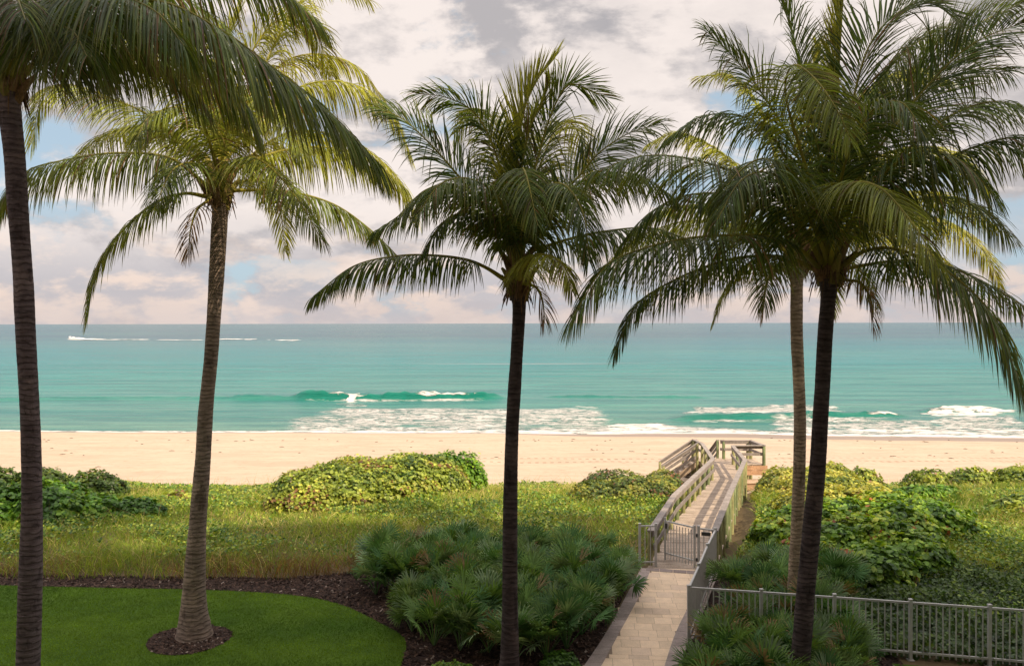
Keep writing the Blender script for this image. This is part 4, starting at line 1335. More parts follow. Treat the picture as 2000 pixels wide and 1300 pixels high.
# ---------------------------------------------------------------- shrubs
def leaf_cloud(mb, P0, Nrm, size, cols, g, aspect=1.0):
    """round cupped leaves (two quads each) at P0 facing Nrm"""
    n = len(P0)
    a = unit(np.cross(Nrm, unit(g.normal(0, 1, (n, 3))))); b_ = np.cross(Nrm, a)
    s_ = (size * g.uniform(0.7, 1.25, n))[:, None]
    cup = 0.18
    pts = []
    for k in range(6):
        th = math.pi / 3 * k
        pts.append(P0 + a * math.cos(th) * s_ * aspect + b_ * math.sin(th) * s_ + Nrm * (cup * s_ * (abs(math.sin(th)) ** 2)))
    v = np.stack(pts, 1).reshape(-1, 3)
    i = np.arange(n)[:, None] * 6
    f = np.concatenate([i + np.array([[0, 1, 2, 3]]), i + np.array([[0, 3, 4, 5]])])
    mb.add(v, f, np.repeat(cols, 6, 0))


def bush(name, label, cat, blobs, n, leaf, palette, group=None, seed=0, aspect=1.0, stems=True, up=0.5, lump=0.16, inner=0.3):
    """blobs: (x, y, height, rx, ry) domes on the ground"""
    g = np.random.default_rng(seed)
    bl = np.array(blobs)
    root = empty(name, (bl[0][0], bl[0][1], gz(bl[0][0], bl[0][1])))
    tag(root, label, cat, group)
    area = bl[:, 3] * bl[:, 4] + bl[:, 2] * (bl[:, 3] + bl[:, 4])
    k = g.choice(len(bl), n * 2, p=area / area.sum())
    B = bl[k]
    u = g.normal(0, 1, (len(k), 3)); u[:, 2] = np.abs(u[:, 2]) * 0.9 - 0.12; u = unit(u)
    lum = vnoise(u[:, 0] * 2.5 + B[:, 0], u[:, 1] * 2.5 + u[:, 2] * 2 + B[:, 1], 2.2)
    lum2 = vnoise(u[:, 0] * 6 + B[:, 0], u[:, 1] * 6 + u[:, 2] * 5, 2.0)
    rr_ = 1 - lump * 1.6 * (1 - lum) - 0.09 * lum2 + g.normal(0, 0.03, len(k))
    rr_ = rr_ * np.where(g.random(len(k)) < inner, g.uniform(0.62, 0.95, len(k)), 1.0)
    X = B[:, 0] + u[:, 0] * B[:, 3] * rr_; Y = B[:, 1] + u[:, 1] * B[:, 4] * rr_
    Zg = ground_z(X, Y); Z = Zg + np.maximum(0.03, u[:, 2] * B[:, 2] * rr_ + 0.1 * B[:, 2])
    # drop leaves buried deep in a neighbouring dome
    ok = (vnoise(X * 2.3 + Z * 3.1, Y * 1.9 + seed, 1.0) > 0.17) | (u[:, 2] > 0.8)
    for j in range(len(bl)):
        d2 = ((X - bl[j][0]) / bl[j][3]) ** 2 + ((Y - bl[j][1]) / bl[j][4]) ** 2 + ((Z - Zg) / bl[j][2]) ** 2
        ok &= ~((d2 < 0.42) & (k != j))
    idx = np.where(ok)[0][:n]
    Pn = np.stack([X, Y, Z], 1)[idx]; un = u[idx]
    nr = unit(un + np.array([0, 0, up]) + g.normal(0, 0.45, (len(idx), 3)))
    pal = np.array([p[:3] for p in palette]); wts = np.array([p[3] for p in palette], float)
    # colours gather in patches, as whole branches flush or yellow together
    pn = vnoise(Pn[:, 0], Pn[:, 1] + Pn[:, 2] * 2, 1.3)
    rnd = np.clip(0.55 * g.random(len(idx)) + 0.75 * pn - 0.15, 0, 0.999)
    cum = np.cumsum(wts / wts.sum()); ci = np.minimum(np.searchsorted(cum, rnd), len(pal) - 1)
    col = pal[ci] * g.uniform(0.75, 1.25, (len(idx), 1))
    mb = MB(); leaf_cloud(mb, Pn, nr, leaf, col, g, aspect)
    keep(mb.build('foliage', M['leaf']), root)
    if stems:
        mb = MB()
        for j in range(len(bl)):
            for q in range(14):
                a_ = g.uniform(0, 6.28); rr2 = g.uniform(0.2, 0.85)
                x0, y0 = bl[j][0] + 0.4 * bl[j][3] * math.cos(a_) * rr2, bl[j][1] + 0.4 * bl[j][4] * math.sin(a_) * rr2
                x1, y1 = bl[j][0] + bl[j][3] * math.cos(a_) * rr2, bl[j][1] + bl[j][4] * math.sin(a_) * rr2
                z0 = gz(x0, y0)
                h_ = bl[j][2] * math.sqrt(max(0.05, 1 - rr2 * rr2)) * 0.85
                mb.tube([(x0, y0, z0 - 0.05), ((x0 + x1) / 2, (y0 + y1) / 2, z0 + h_ * 0.6), (x1, y1, z0 + h_)], [0.03, 0.02, 0.008], 5, (0.13, 0.085, 0.06), cap=False)
        keep(mb.build('stems', M['wood']), root)
    return root


SG = [(0.05, 0.10, 0.016, 2), (0.15, 0.21, 0.026, 3), (0.28, 0.34, 0.045, 3.2), (0.44, 0.45, 0.075, 1.3), (0.25, 0.13, 0.05, .9), (0.13, 0.06, 0.03, .5)]
SGR = [(0.22, 0.10, 0.05, 1.2), (0.055, 0.095, 0.018, 3), (0.13, 0.17, 0.025, 3), (0.24, 0.25, 0.035, 2.5), (0.36, 0.32, 0.06, 1.5)]
GRN = [(0.05, 0.13, 0.012, 2), (0.12, 0.24, 0.02, 4), (0.24, 0.38, 0.03, 3)]
DKG = [(0.035, 0.10, 0.010, 2.5), (0.075, 0.18, 0.014, 4), (0.16, 0.28, 0.02, 2.4), (0.16, 0.20, 0.02, .6)]


def W(px, py, z=0.0):
    q = at(px, py, z); return q.x, q.y


bush('sea_grape_bush', 'large sea grape mound of round yellow-green leaves left of the middle palm', 'bush',
     [(-7.9, 30.6, 1.40, 1.4, 1.5), (-7.0, 30.9, 1.55, 1.6, 1.8), (-5.9, 31.0, 1.58, 1.7, 2.0), (-4.9, 31.3, 1.6, 1.7, 2.0), (-3.9, 31.7, 1.6, 1.7, 2.0), (-3.1, 32.5, 1.58, 1.5, 1.9), (-4.2, 33.0, 1.62, 1.8, 1.4), (-6.2, 32.2, 1.58, 2.0, 1.3)],
     30000, 0.056, SG, seed=21, lump=.07)
bush('green_shrub', 'bright green small leaved shrub at the right end of the large sea grape mound', 'bush',
     [(-1.9, 34.2, 1.75, 0.95, 1.0), (-2.7, 34.5, 1.8, 0.95, 0.9)], 5200, 0.05, GRN, seed=22, aspect=1.7, up=.8)
bush('sea_grape_bush', 'low hedge of small yellow-green leaves just left of the boardwalk', 'bush',
     [(3.2, 31.7, 0.72, 1.1, 1.3), (4.5, 31.5, 0.82, 1.3, 1.5), (5.6, 31.6, 0.85, 1.1, 1.5), (6.2, 33.4, 0.95, 1.0, 1.3), (4.2, 33.3, 0.95, 1.7, 1.1)],
     15000, 0.046, SGR, seed=23, lump=.07)
bush('sea_grape_bush', 'big leaved green sea grape right of the boardwalk and behind the metal fence', 'bush',
     [(9.2, 20.9, 1.0, 1.4, 1.2), (8.0, 21.3, .95, 1.1, 1.1), (10.8, 22.0, 1.0, 1.3, 1.2), (8.7, 22.6, 1.1, 1.5, 1.6), (10.2, 23.0, 1.25, 1.6, 1.5), (8.1, 24.1, 1.0, 1.2, 1.5), (8.8, 24.6, 1.15, 1.6, 1.6), (11.4, 24.6, 1.2, 1.7, 1.5), (13.2, 25.6, 1.05, 1.6, 1.4), (12.2, 26.9, 0.95, 1.8, 1.3), (9.6, 23.6, 1.2, 1.5, 1.5), (9.1, 26.2, 0.9, 1.1, 1.4), (10.2, 26.3, 1.0, 1.8, 1.4)],
     30000, 0.070, [(0.04, 0.10, 0.013, 2.4), (0.12, 0.23, 0.02, 4), (0.27, 0.39, 0.035, 3), (0.45, 0.50, 0.055, 1.2), (0.30, 0.09, 0.03, .25)], seed=24, lump=.2)
bush('sea_grape_bush', 'sunlit yellow sea grape beside the boardwalk behind the two trunks', 'bush',
     [(10.0, 28.2, 0.85, 1.2, 1.5), (11.0, 29.2, 0.85, 1.4, 1.5), (11.2, 31.0, 0.9, 1.2, 1.6), (11.4, 31.6, 0.95, 1.8, 1.7), (12.6, 28.9, 0.8, 1.5, 1.3), (11.4, 34.2, 1.1, 1.6, 1.6), (13.2, 34.4, 1.25, 1.6, 1.5), (12.1, 32.8, 0.95, 1.4, 1.4), (12.6, 32.6, 0.95, 1.6, 1.6), (12.3, 30.6, 0.85, 1.6, 1.4), (13.8, 31.8, 0.7, 1.3, 1.3)],
     28000, 0.056, [(0.07, 0.12, 0.02, 2), (0.20, 0.24, 0.03, 3), (0.38, 0.38, 0.055, 3), (0.54, 0.49, 0.11, 2), (0.25, 0.14, 0.06, .7)], seed=25, lump=.14)
bush('sea_grape_bush', 'bright leafy clump on the dune top right of the boardwalk seating bay', 'bush',
     [(14.0, 36.4, 1.35, 1.5, 1.1), (15.6, 36.8, 1.1, 1.3, 1.0)], 7000, 0.06, SG, seed=26)
bush('sea_grape_bush', 'long low sea grape band at the top of the dune at the right edge', 'bush',
     [(17.8, 35.0, 1.0, 1.3, 1.0), (19.6, 35.1, 1.0, 1.5, 1.0), (21.8, 35.0, 1.05, 1.7, 1.0), (24.0, 34.8, 1.0, 1.6, 1.0), (26, 34.8, 1.0, 1.6, 1.0)], 14000, 0.058, SG, seed=27)
bush('green_shrub', 'small leafy shrub among the grass left of the right hand dune band', 'bush',
     [(15.4, 31.2, 0.6, 1.2, 0.9), (16.6, 31.8, 0.5, 0.9, 0.8)], 3000, 0.06, GRN, seed=28, aspect=1.4)
bush('sea_grape_bush', 'yellowish sea grape plants against the right edge above the grass', 'bush',
     [(17.6, 28.4, 0.55, 1.2, .9), (18.8, 28.2, 0.55, 1.2, .9)], 2600, 0.085, SG, seed=29)
bush('beach_shrub', 'dark green shrub spreading at the left edge behind the nearest palm', 'bush',
     [(-17.6, 27.6, 1.15, 1.9, 1.7), (-15.6, 27.6, 1.0, 1.5, 1.4), (-14.4, 28.3, 0.8, 1.3, 1.2), (-16.6, 29.2, 1.1, 2.0, 1.4), (-19.4, 27.2, 1.2, 1.6, 1.6), (-13.2, 28.6, 0.7, 1.2, 1.0)],
     20000, 0.055, DKG, seed=30, aspect=1.5, lump=.22)
bush('sea_grape_bush', 'olive sea grape row behind the dark shrub at the upper left of the dune', 'bush',
     [(-20.0, 31.2, 1.3, 1.8, 1.1), (-18.0, 31.4, 1.25, 1.6, 1.1), (-16.2, 31.6, 1.15, 1.5, 1.0), (-22.0, 31.2, 1.3, 1.8, 1.1)],
     14000, 0.06, [(0.045, 0.085, 0.018, 4), (0.08, 0.13, 0.02, 4), (0.16, 0.20, 0.025, 1.5), (0.28, 0.16, 0.05, .3)], seed=31)
bush('sea_grape_bush', 'sparse yellow-green sea grape seedlings on the dune just left of the second palm', 'bush',
     [(-12.6, 32.0, 0.5, 1.3, .8), (-10.6, 33.6, 0.4, 1.6, .6), (-9.0, 31.2, 0.35, 1.0, .7)], 2600, 0.075, SG, seed=32, stems=False)
bush('clipped_shrub', 'low rounded dark green shrub by the foot of the middle palm, at the bottom edge', 'shrub',
     [(W(1090, 1300)[0], W(1090, 1300)[1] - 0.1, 0.32, 0.48, 0.42)], 2600, 0.022, DKG, seed=33, stems=False)
bush('clipped_shrub', 'low rounded dark green shrub left of the middle palm, cut by the bottom edge', 'shrub',
     [(W(880, 1325)[0], W(880, 1325)[1], 0.3, 0.6, 0.4)], 2600, 0.022, DKG, seed=34, stems=False)

# ---------------------------------------------------------------- saw palmettos
pal_cols = [np.array([0.06, 0.14, 0.045]), np.array([0.16, 0.235, 0.125]), np.array([0.10, 0.18, 0.045])]


def palmetto_mesh(seed, nleaf=13, hgt=0.75):
    g = np.random.default_rng(seed)
    mb = MB()
    for k in range(nleaf):
        a_ = k * 2.399 + g.uniform(-0.4, 0.4)
        el = np.interp(k / nleaf, [0, 1], [86, 40]) + g.uniform(-8, 8)
        el = math.radians(el)
        ln = hgt * g.uniform(0.8, 1.15)
        h = np.array([math.cos(a_), math.sin(a_), 0])
        p1 = h * math.cos(el) * ln * 0.9 + UP * math.sin(el) * ln
        mid = p1 * 0.5 + UP * 0.06
        c_ = pal_cols[g.integers(3)] * g.uniform(0.75, 1.3)
        if g.random() < 0.10: c_ = np.array([0.20, 0.14, 0.07])
        mb.tube([(0, 0, 0), mid, p1], [0.012, 0.009, 0.008], 4, c_ * 1.4, cap=False)
        # blade plane: axis along outward/up, tilted fan
        ax = unit((h * math.cos(el * 0.75) + UP * math.sin(el * 0.75))[None])[0]
        sd = np.array([-h[1], h[0], 0])
        tilt = g.uniform(-0.5, 0.5)
        nn = np.cross(sd, ax)
        sd = sd * math.cos(tilt) + nn * math.sin(tilt); nn = np.cross(sd, ax)
        ns = 22
        R = g.uniform(0.40, 0.56)
        for s_ in range(ns):
            t = (s_ + 0.5) / ns * 2 - 1
            th = t * math.radians(112) + g.normal(0, 0.03)
            d_ = ax * math.cos(th) + sd * math.sin(th) + nn * (0.20 * abs(t) - 0.05 + g.normal(0, 0.05))
            d_ = d_ / np.linalg.norm(d_)
            wv = np.cross(nn, d_); wv /= np.linalg.norm(wv)
            Ls = R * (1 - 0.28 * abs(t) ** 2) * g.uniform(0.92, 1.05)
            q0 = p1 + d_ * 0.02; q1 = p1 + d_ * Ls * 0.5; q2 = p1 + d_ * Ls * 0.82 - UP * 0.02; q3 = p1 + d_ * Ls - UP * g.uniform(0.02, 0.09)
            w1 = 0.019
            fold = nn * 0.008
            v = [q0 - wv * 0.004, q0 + wv * 0.004, q1 + wv * w1 + fold, q1 - wv * w1 + fold, q2 + wv * 0.012, q2 - wv * 0.012, q3 + wv * 0.002, q3 - wv * 0.002]
            ct = c_ * g.uniform(0.85, 1.25); tip = ct * np.array([2.2, 1.7, 1.4]) if g.random() < 0.5 else ct
            mb.add(v, [[0, 1, 2, 3], [3, 2, 4, 5], [5, 4, 6, 7]], [ct, ct, ct, ct, ct, ct, tip, tip])
    return mb


PMESH = []
for k in range(7):
    mb = palmetto_mesh(50 + k, nleaf=[13, 15, 12, 16, 11, 14, 13][k], hgt=[.8, .7, .85, .75, .65, .9, .6][k])
    me = np_mesh('saw_palmetto', np.concatenate(mb.v), np.concatenate(mb.f), np.concatenate(mb.c))
    me.materials.append(M['palmetto']); PMESH.append(me)


def scatter_palmettos(poly_px, n, mind, label, group, seed, smax=1.0, zfun=None):
    g = random.Random(seed)
    poly = [tuple(at(*p)[:2]) for p in poly_px]
    A = np.array(poly); lo = A.min(0); hi = A.max(0)
    got = []; tries = 0
    while len(got) < n and tries < 6000:
        tries += 1
        x = g.uniform(lo[0], hi[0]); y = g.uniform(lo[1], hi[1])
        if not inpoly(np.array([x]), np.array([y]), poly)[0]: continue
        if any((x - a) ** 2 + (y - b__) ** 2 < mind ** 2 for a, b__ in got): continue
        got.append((x, y))
        o = bpy.data.objects.new('saw_palmetto', PMESH[g.randrange(len(PMESH))])
        C.objects.link(o)
        o.location = (x, y, gz(x, y)); o.rotation_euler = (g.uniform(-.08, .08), g.uniform(-.08, .08), g.uniform(0, 6.28))
        s_ = g.uniform(0.82, 1.12) * smax; o.scale = (s_, s_, s_ * g.uniform(0.9, 1.1))
        tag(o, label, 'palmetto', group)


scatter_palmettos([(722, 1150), (775, 1212), (845, 1275), (960, 1310), (1090, 1285), (1165, 1245), (1205, 1180), (1222, 1135), (1190, 1108), (1060, 1098), (900, 1096), (745, 1115)],
                  78, 0.47, 'green fan leaved saw palmetto in the bed around the middle palm', 'saw palmettos in the bed around the middle palm', 5, 0.93)
scatter_palmettos([(1420, 1185), (1425, 1140), (1500, 1120), (1610, 1135), (1680, 1170), (1660, 1215), (1560, 1230), (1450, 1225)],
                  20, 0.5, 'green fan leaved saw palmetto at the metal fence beside the two right trunks', 'saw palmettos at the fence by the right hand trunks', 6, .92)
scatter_palmettos([(1400, 1270), (1460, 1240), (1640, 1245), (1665, 1300), (1690, 1420), (1375, 1420), (1378, 1330)],
                  30, 0.5, 'green fan leaved saw palmetto at the bottom edge between the path and the fence', 'saw palmettos at the bottom edge right of the path', 7, .92)


# ---------------------------------------------------------------- grasses and ground cover
def blades(mb, x, y, h, wd, col, tipcol, g, lean=0.35, wind=(0, 0)):
    n = len(x)
    z = ground_z(x, y)
    a = g.uniform(0, 2 * np.pi, n)
    L1 = g.uniform(0.1, lean, n) * h
    dx = np.cos(a) * L1 + wind[0] * h; dy = np.sin(a) * L1 + wind[1] * h
    b_ = g.uniform(0, np.pi, n)
    wx = np.cos(b_) * wd; wy = np.sin(b_) * wd
    v = np.zeros((n, 6, 3))
    for q, (t, ww) in enumerate(((0, 1.0), (0.55, 0.85), (1.0, 0.12))):
        bx = x + dx * t * t * 1.2; by = y + dy * t * t * 1.2; bz = z + h * (t - 0.12 * t * t)
        v[:, 2 * q, 0] = bx - wx * ww; v[:, 2 * q, 1] = by - wy * ww; v[:, 2 * q, 2] = bz
        v[:, 2 * q + 1, 0] = bx + wx * ww; v[:, 2 * q + 1, 1] = by + wy * ww; v[:, 2 * q + 1, 2] = bz
    i = np.arange(n)[:, None] * 6
    f = np.concatenate([i + np.array([[0, 1, 3, 2]]), i + np.array([[2, 3, 5, 4]])])
    c_ = np.stack([col, col, col, col, tipcol, tipcol], 1).reshape(-1, 3)
    mb.add(v.reshape(-1, 3), f, c_)


def dune_grass():
    g = np.random.default_rng(77)
    mb = MB()
    n = 330000
    x = g.uniform(-27, 30, n); y = 20.8 + (g.random(n) ** 0.9) * 20.5
    ok = np.abs(x) < 0.68 * y + 1.5
    # clear ground: boardwalk corridor, path, beds
    lx = np.interp(y, [20, 22.5, 26.8, 36.9, 42, 44], [2.7, 3.6, 5.1, 8.8, 9.5, 9.5])
    rx = np.interp(y, [20, 22.5, 26.8, 36.9, 42, 44], [5.9, 6.0, 8.0, 11.0, 13.6, 13.6])
    ok &= ~((x > lx - 0.1) & (x < rx) & (y > 20))
    front = np.interp(x, [-30, -6, -4.2, -3.4, 2.8, 3.4], [21.35, 21.25, 21.6, 22.3, 22.9, 22.6]) + 0.35 * (vnoise(x, x * 0, 1.6) - 0.5)
    frontr = np.interp(x, [5.8, 8, 9.5, 11, 30], [24.0, 20.8, 19.6, 18.6, 17.0])
    ok &= np.where(x < 5, y > front, y > frontr)
    edge = 40.3 + 2.4 * (vnoise(x, x * 0 + 1.1, 0.3) - 0.5)
    ok &= y < edge
    dens = vnoise(x, y, 0.8) * 0.5 + vnoise(x + 9, y, 2.1) * 0.5
    thin = smooth(36.5, 40.5, y) * 0.72
    ok &= g.random(n) < (0.45 + 1.0 * dens) * (1 - thin)
    x, y = x[ok], y[ok]; n = len(x)
    fr = np.interp(x, [-30, -6, -4.2, -3.4, 2.8, 3.4], [21.35, 21.25, 21.6, 22.3, 22.9, 22.6])
    nearfront = np.where(x < 5, 1 - smooth(0.0, 2.2, y - fr), 0)
    patch = vnoise(x, y, 0.35)
    h = (0.16 + 0.20 * patch + 0.22 * vnoise(x + 5, y, 1.7) ** 2 + 0.30 * nearfront * vnoise(x, y, 1.1)) * g.uniform(0.55, 1.3, n)
    h *= np.interp(y, [22, 26, 36, 41], [1.05, 1.0, 0.9, 0.8])
    c1 = np.array([0.065, 0.155, 0.018]); c2 = np.array([0.30, 0.39, 0.055]); c3 = np.array([0.55, 0.47, 0.22]); c4 = np.array([0.23, 0.14, 0.065])
    t = np.clip(vnoise(x, y, 0.55) * 0.6 + 0.55 * vnoise(x + 3, y, 2.6) + 0.45 * g.random(n) - 0.3, 0, 1)[:, None]
    col = c1 * (1 - t) + c2 * t
    dry = (g.random(n) < 0.09 + 0.26 * smooth(30, 39, y) + 0.15 * (vnoise(x + 31, y, 0.7) > 0.62))[:, None]
    col = np.where(dry, c3 * g.uniform(0.7, 1.2, (n, 1)), col)
    brn = (g.random(n) < 0.75 * nearfront * (vnoise(x, y * 0, 0.9) * 1.4))[:, None]
    col = np.where(brn, c4 * g.uniform(0.5, 1.3, (n, 1)), col)
    col = col * g.uniform(0.7, 1.25, (n, 1))
    wd = np.interp(y, [21, 30, 41], [0.0065, 0.009, 0.012]) * g.uniform(0.7, 1.3, n)
    blades(mb, x, y, h, wd, col, col * np.array([1.35, 1.15, 1.0]), g, 1.5, (0.05, -0.03))
    # long arching seed stalks
    m = 2600
    x = g.uniform(-26, 28, m); y = g.uniform(22.5, 40, m)
    lx = np.interp(y, [20, 22.5, 26.8, 36.9, 44], [2.5, 3.4, 4.9, 8.5, 9.3]); rx = lx + 3.4
    ok = ~((x > lx) & (x < rx)) & (np.abs(x) < 0.66 * y + 1) & ~((x > 5) & (y < 27))
    x, y = x[ok], y[ok]; m = len(x)
    col = np.array([0.40, 0.31, 0.15]) * g.uniform(0.6, 1.2, (m, 1))
    blades(mb, x, y, g.uniform(0.55, 1.0, m), np.full(m, 0.006), col, col, g, 0.9)
    o = mb.build('dune_grass', M['grass'])
    tag(o, 'green and straw coloured grasses covering the dune', 'grass', kind='stuff')


def vines():
    g = np.random.default_rng(78)
    mb = MB()
    n = 170000
    x = g.uniform(-26, 28, n); y = g.uniform(21.5, 39, n)
    ok = np.abs(x) < 0.68 * y + 1.5
    lx = np.interp(y, [20, 22.5, 26.8, 36.9, 42, 44], [2.7, 3.6, 5.1, 8.8, 9.5, 9.5])
    rx = np.interp(y, [20, 22.5, 26.8, 36.9, 42, 44], [5.9, 6.0, 8.0, 11.0, 13.6, 13.6])
    ok &= ~((x > lx) & (x < rx))
    ok &= ~((x > 5) & (y < np.interp(x, [5.8, 8, 9.5, 11, 30], [24.0, 20.8, 19.6, 18.6, 17.0]) + 0.2))
    ok &= ~((x < 5) & (y < 22.4))
    pt = vnoise(x + 17, y + 3, 0.45)
    ok &= g.random(n) < smooth(0.38, 0.7, pt) * 0.9 + 0.06
    x, y = x[ok], y[ok]; n = len(x)
    z = ground_z(x, y) + g.uniform(0.05, 0.22, n) + 0.28 * vnoise(x, y, 1.2)
    nr = unit(g.normal(0, 0.5, (n, 3)) + np.array([0, -0.2, 0.9]))
    pal = np.array([(0.06, 0.14, 0.015), (0.15, 0.26, 0.025), (0.32, 0.38, 0.045)])
    col = pal[g.integers(0, 3, n)] * g.uniform(0.7, 1.2, (n, 1))
    leaf_cloud(mb, np.stack([x, y, z], 1), nr, 0.035, col, g, 1.3)
    o = mb.build('dune_vines', M['leaf'])
    tag(o, 'low leafy vines creeping through the dune grass', 'ground cover', kind='stuff')
    # dark dense cover right of the fence
    mb = MB()
    n = 80000
    x = g.uniform(5.6, 20, n); y = g.uniform(14.5, 22.0, n)
    fy = 16.7 + (x - 5.09) * (diry / dirx)
    back = np.interp(x, [5.6, 8, 10, 12, 20], [19.5, 20.5, 21.0, 21.8, 22])
    ok = (y > fy + 0.0) & (y < back) & (x < 0.66 * y + 1) & (x > 6.6)
    x, y = x[ok], y[ok]; n = len(x)
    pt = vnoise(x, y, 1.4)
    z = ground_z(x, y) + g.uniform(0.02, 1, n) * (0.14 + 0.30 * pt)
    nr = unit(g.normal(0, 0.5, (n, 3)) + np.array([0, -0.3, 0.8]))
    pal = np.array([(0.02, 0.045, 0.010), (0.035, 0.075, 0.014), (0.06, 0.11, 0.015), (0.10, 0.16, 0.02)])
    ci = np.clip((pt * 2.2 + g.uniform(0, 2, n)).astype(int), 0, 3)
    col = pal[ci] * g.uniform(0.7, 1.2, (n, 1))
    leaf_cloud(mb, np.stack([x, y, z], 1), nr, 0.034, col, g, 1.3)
    n = 30000
    x = g.uniform(8.5, 22, n); y = g.uniform(17.5, 31.0, n)
    ok = (y > 16.7 + (x - 5.09) * (diry / dirx) + 1.2) & (x < 0.66 * y + 1) & (vnoise(x + 2, y, .6) > .35)
    ok &= (x > np.interp(y, [17, 21, 24, 26, 31], [9.5, 11.2, 13.3, 15, 15]))
    x, y = x[ok], y[ok]; n = len(x)
    z = ground_z(x, y) + g.uniform(0.02, .4, n)
    pal = np.array([(0.06, 0.13, 0.012), (0.12, 0.21, 0.02), (0.20, 0.27, 0.03)])
    leaf_cloud(mb, np.stack([x, y, z], 1), unit(g.normal(0, 0.5, (n, 3)) + np.array([0, -0.2, 0.9])), 0.03, pal[g.integers(0, 3, n)], g, 1.3)
    o = mb.build('ground_cover', M['leaf'])
    tag(o, 'dense small leaved green cover behind the metal fence at lower right', 'ground cover', kind='stuff')


def turf():
    g = np.random.default_rng(79)
    mb = MB()
    n = 185000
    x = g.uniform(-14.6, -1.2, n); y = 14.6 + g.random(n) ** 1.0 * 6.2
    ok = inpoly(x, y, lawn_poly) & ~inpoly(x, y, ringp) & (np.abs(x) < 0.66 * y + .5)
    x, y = x[ok], y[ok]; n = len(x)
    p_ = np.clip(vnoise(x * 0.35, y, 0.9) * 1.6 - 0.3, 0, 1); p2 = vnoise(x, y, 2.0)  # lighter streaks: sunlight across the lawn painted into the blade colour
    col = (np.array([0.042, 0.105, 0.007]) * (1 - p_[:, None]) + np.array([0.125, 0.215, 0.012]) * p_[:, None]) * g.uniform(0.7, 1.3, (n, 1)) * (0.85 + 0.3 * p2[:, None])
    blades(mb, x, y, g.uniform(0.025, 0.05, n), np.full(n, 0.0045), col, col * 1.2, g, 0.9)
    o = mb.build('lawn_grass', M['grass'])
    tag(o, 'short mown green grass of the lawn around the second palm', 'grass', kind='stuff')


dune_grass()
vines()
turf()


# scraps of seaweed and driftwood on the sand
def wrack():
    g = np.random.default_rng(80)
    mb = MB()
    for k in range(110):
        px = g.uniform(60, 1990); py = g.choice([g.uniform(850, 925), g.normal(851, 2.5), g.normal(885, 8)])
        if 1290 < px < 1510 and py > 850: continue
        dd_ = at(px, py, -2.5)
        x, y = dd_.x, dd_.y
        if y > shore_y(np.array([x]))[0] - 1.5 or y < 42: continue
        z = gz(x, y)
        a_ = g.normal(0, 0.5); L_ = g.uniform(0.04, 0.20)
        mb.tube([(x - L_ * math.cos(a_), y - L_ * math.sin(a_), z + 0.01), (x, y + 0.03, z + 0.025), (x + L_ * math.cos(a_), y + L_ * math.sin(a_), z + 0.01)], [0.012, 0.022, 0.01], 5, np.array([0.11, 0.075, 0.05]) * g.uniform(0.5, 1.5))
    o = mb.build('seaweed_scraps', M['wood'])
    tag(o, 'dark scraps of seaweed strewn over the pale sand', 'seaweed', kind='stuff')


wrack()


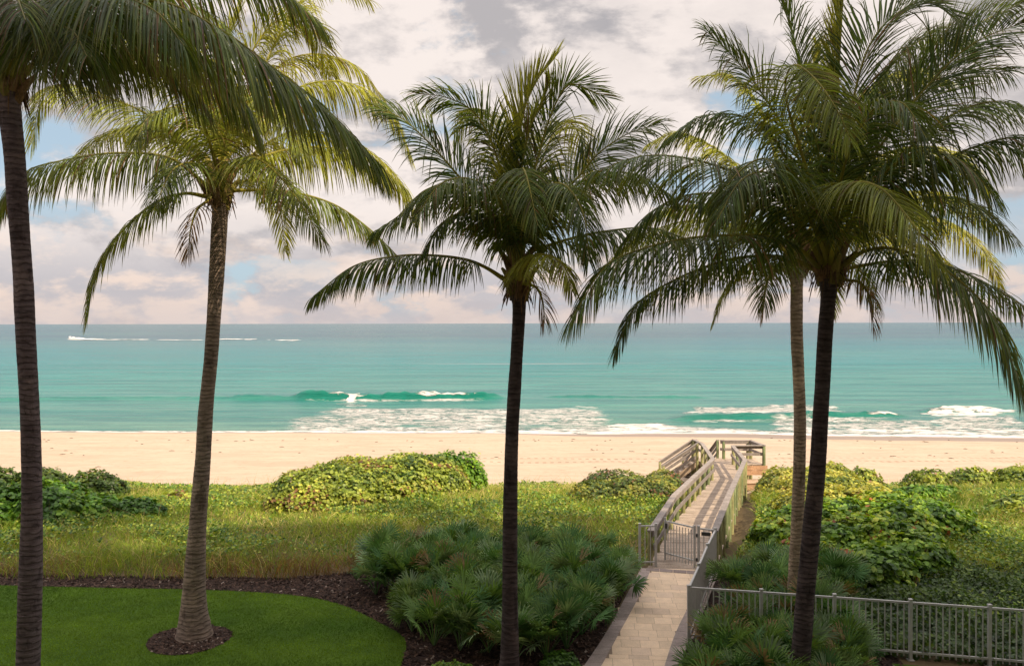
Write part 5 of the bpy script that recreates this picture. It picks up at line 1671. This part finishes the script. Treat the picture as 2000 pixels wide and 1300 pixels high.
# a boat's wake far out: broken foam lying on the water with a rooster tail of spray at its head
def wake():
    g = np.random.default_rng(81)
    mb = MB()
    def foam_patch(px0, px1, py, th, n):
        for k in range(n):
            px = g.uniform(px0, px1)
            q = at(px, py + g.normal(0, th), SEA)
            L_ = g.uniform(1.0, 6.0); W_ = g.uniform(0.8, 2.6)
            ang_ = np.linspace(0, 2 * np.pi, 8, endpoint=False)
            rr2 = g.uniform(0.6, 1.1, 8)
            top_ = [(q.x + L_ * math.cos(t) * r_, q.y + W_ * math.sin(t) * r_ * 1.6, SEA + 0.16 + 0.1 * g.random()) for t, r_ in zip(ang_, rr2)]
            i = [[0, 1, 2, 3], [0, 3, 4, 5], [0, 5, 6, 7]]
            mb.add(top_, i, (0.84, 0.80, 0.78))
    foam_patch(140, 200, 662.6, 0.5, 50)
    foam_patch(190, 290, 663.6, 0.3, 30)
    foam_patch(300, 345, 663.9, 0.25, 7)
    foam_patch(352, 400, 664.0, 0.25, 7)
    foam_patch(430, 500, 662.8, 0.4, 26)
    foam_patch(500, 590, 664.3, 0.3, 12)
    for k in range(90):
        px = 135 + 30 * g.random() ** 1.5
        q = at(px, 662.8, SEA)
        r_ = g.uniform(0.2, 0.6)
        zc = SEA + g.uniform(0.1, 1.9) * (1 - (px - 135) / 45)
        v = [(q.x - r_ * 1.5, q.y, zc), (q.x, q.y - r_, zc - r_ * .4), (q.x + r_ * 1.5, q.y, zc), (q.x, q.y + r_, zc + r_ * .6)]
        mb.add(v, [[0, 1, 2, 3]], (0.84, 0.80, 0.78))
    o = mb.build('boat_wake', M['building'])
    tag(o, 'white foam trail and spray of a boat far out below the horizon on the left', 'wake', kind='stuff')


wake()

# ---------------------------------------------------------------- the building the view is taken from
bl_ = empty('apartment_building', (0, -7, 0))
tag(bl_, 'tall pale apartment building standing behind the lawn and shading it', 'building')
BHT = 31.5
mb = MB()
LOWR = BHT - 2.6  # unseen roofline notched by invention so sun reaches the palm crowns
mb.box((2, -8.2, LOWR / 2), (74, 12, LOWR), None, (0.62, 0.57, 0.50))
for x0, x1 in ((-35.0, 8.0), (17.5, 39.0)):
    mb.box(((x0 + x1) / 2, -8.2, (LOWR + BHT) / 2 + 0.001), (x1 - x0, 12, BHT - LOWR), None, (0.62, 0.57, 0.50))
keep(mb.build('wall', M['building']), bl_)
mb = MB()
for fl in range(1, 10):
    if fl == 2: continue
    mb.box((2, -1.72, fl * 3.05 - 0.35), (74, 0.9, 0.18), None, (0.66, 0.62, 0.56))
keep(mb.build('balcony_slabs', M['building']), bl_)
for fl in range(0, 9):
    for k in range(-6, 8):
        mb = MB(); mb.box((k * 5.0, -2.17, fl * 3.05 + 1.35), (2.8, 0.05, 2.1), None, (0.05, 0.07, 0.08))
        keep(mb.build('window', M['glass']), bl_)
mb = MB()
for x0, x1, z0 in ((-35.3, 8.2, BHT), (17.3, 39.3, BHT), (8.3, 17.2, BHT - 2.6)):
    mb.box(((x0 + x1) / 2, -8.2, z0 + 0.15), (x1 - x0, 12.6, 0.3), None, (0.5, 0.47, 0.43))
keep(mb.build('roof', M['building']), bl_)
for x0, x1 in ((-34.5, 8.0), (17.5, 24.0)):  # unseen blocks added on the roof to lengthen the shade over the dune
    mb = MB(); mb.box(((x0 + x1) / 2, -7.6, BHT + 1.35), (x1 - x0, 10.6, 2.1), None, (0.62, 0.57, 0.50))
    keep(mb.build('roof_shade_block', M['building']), bl_)
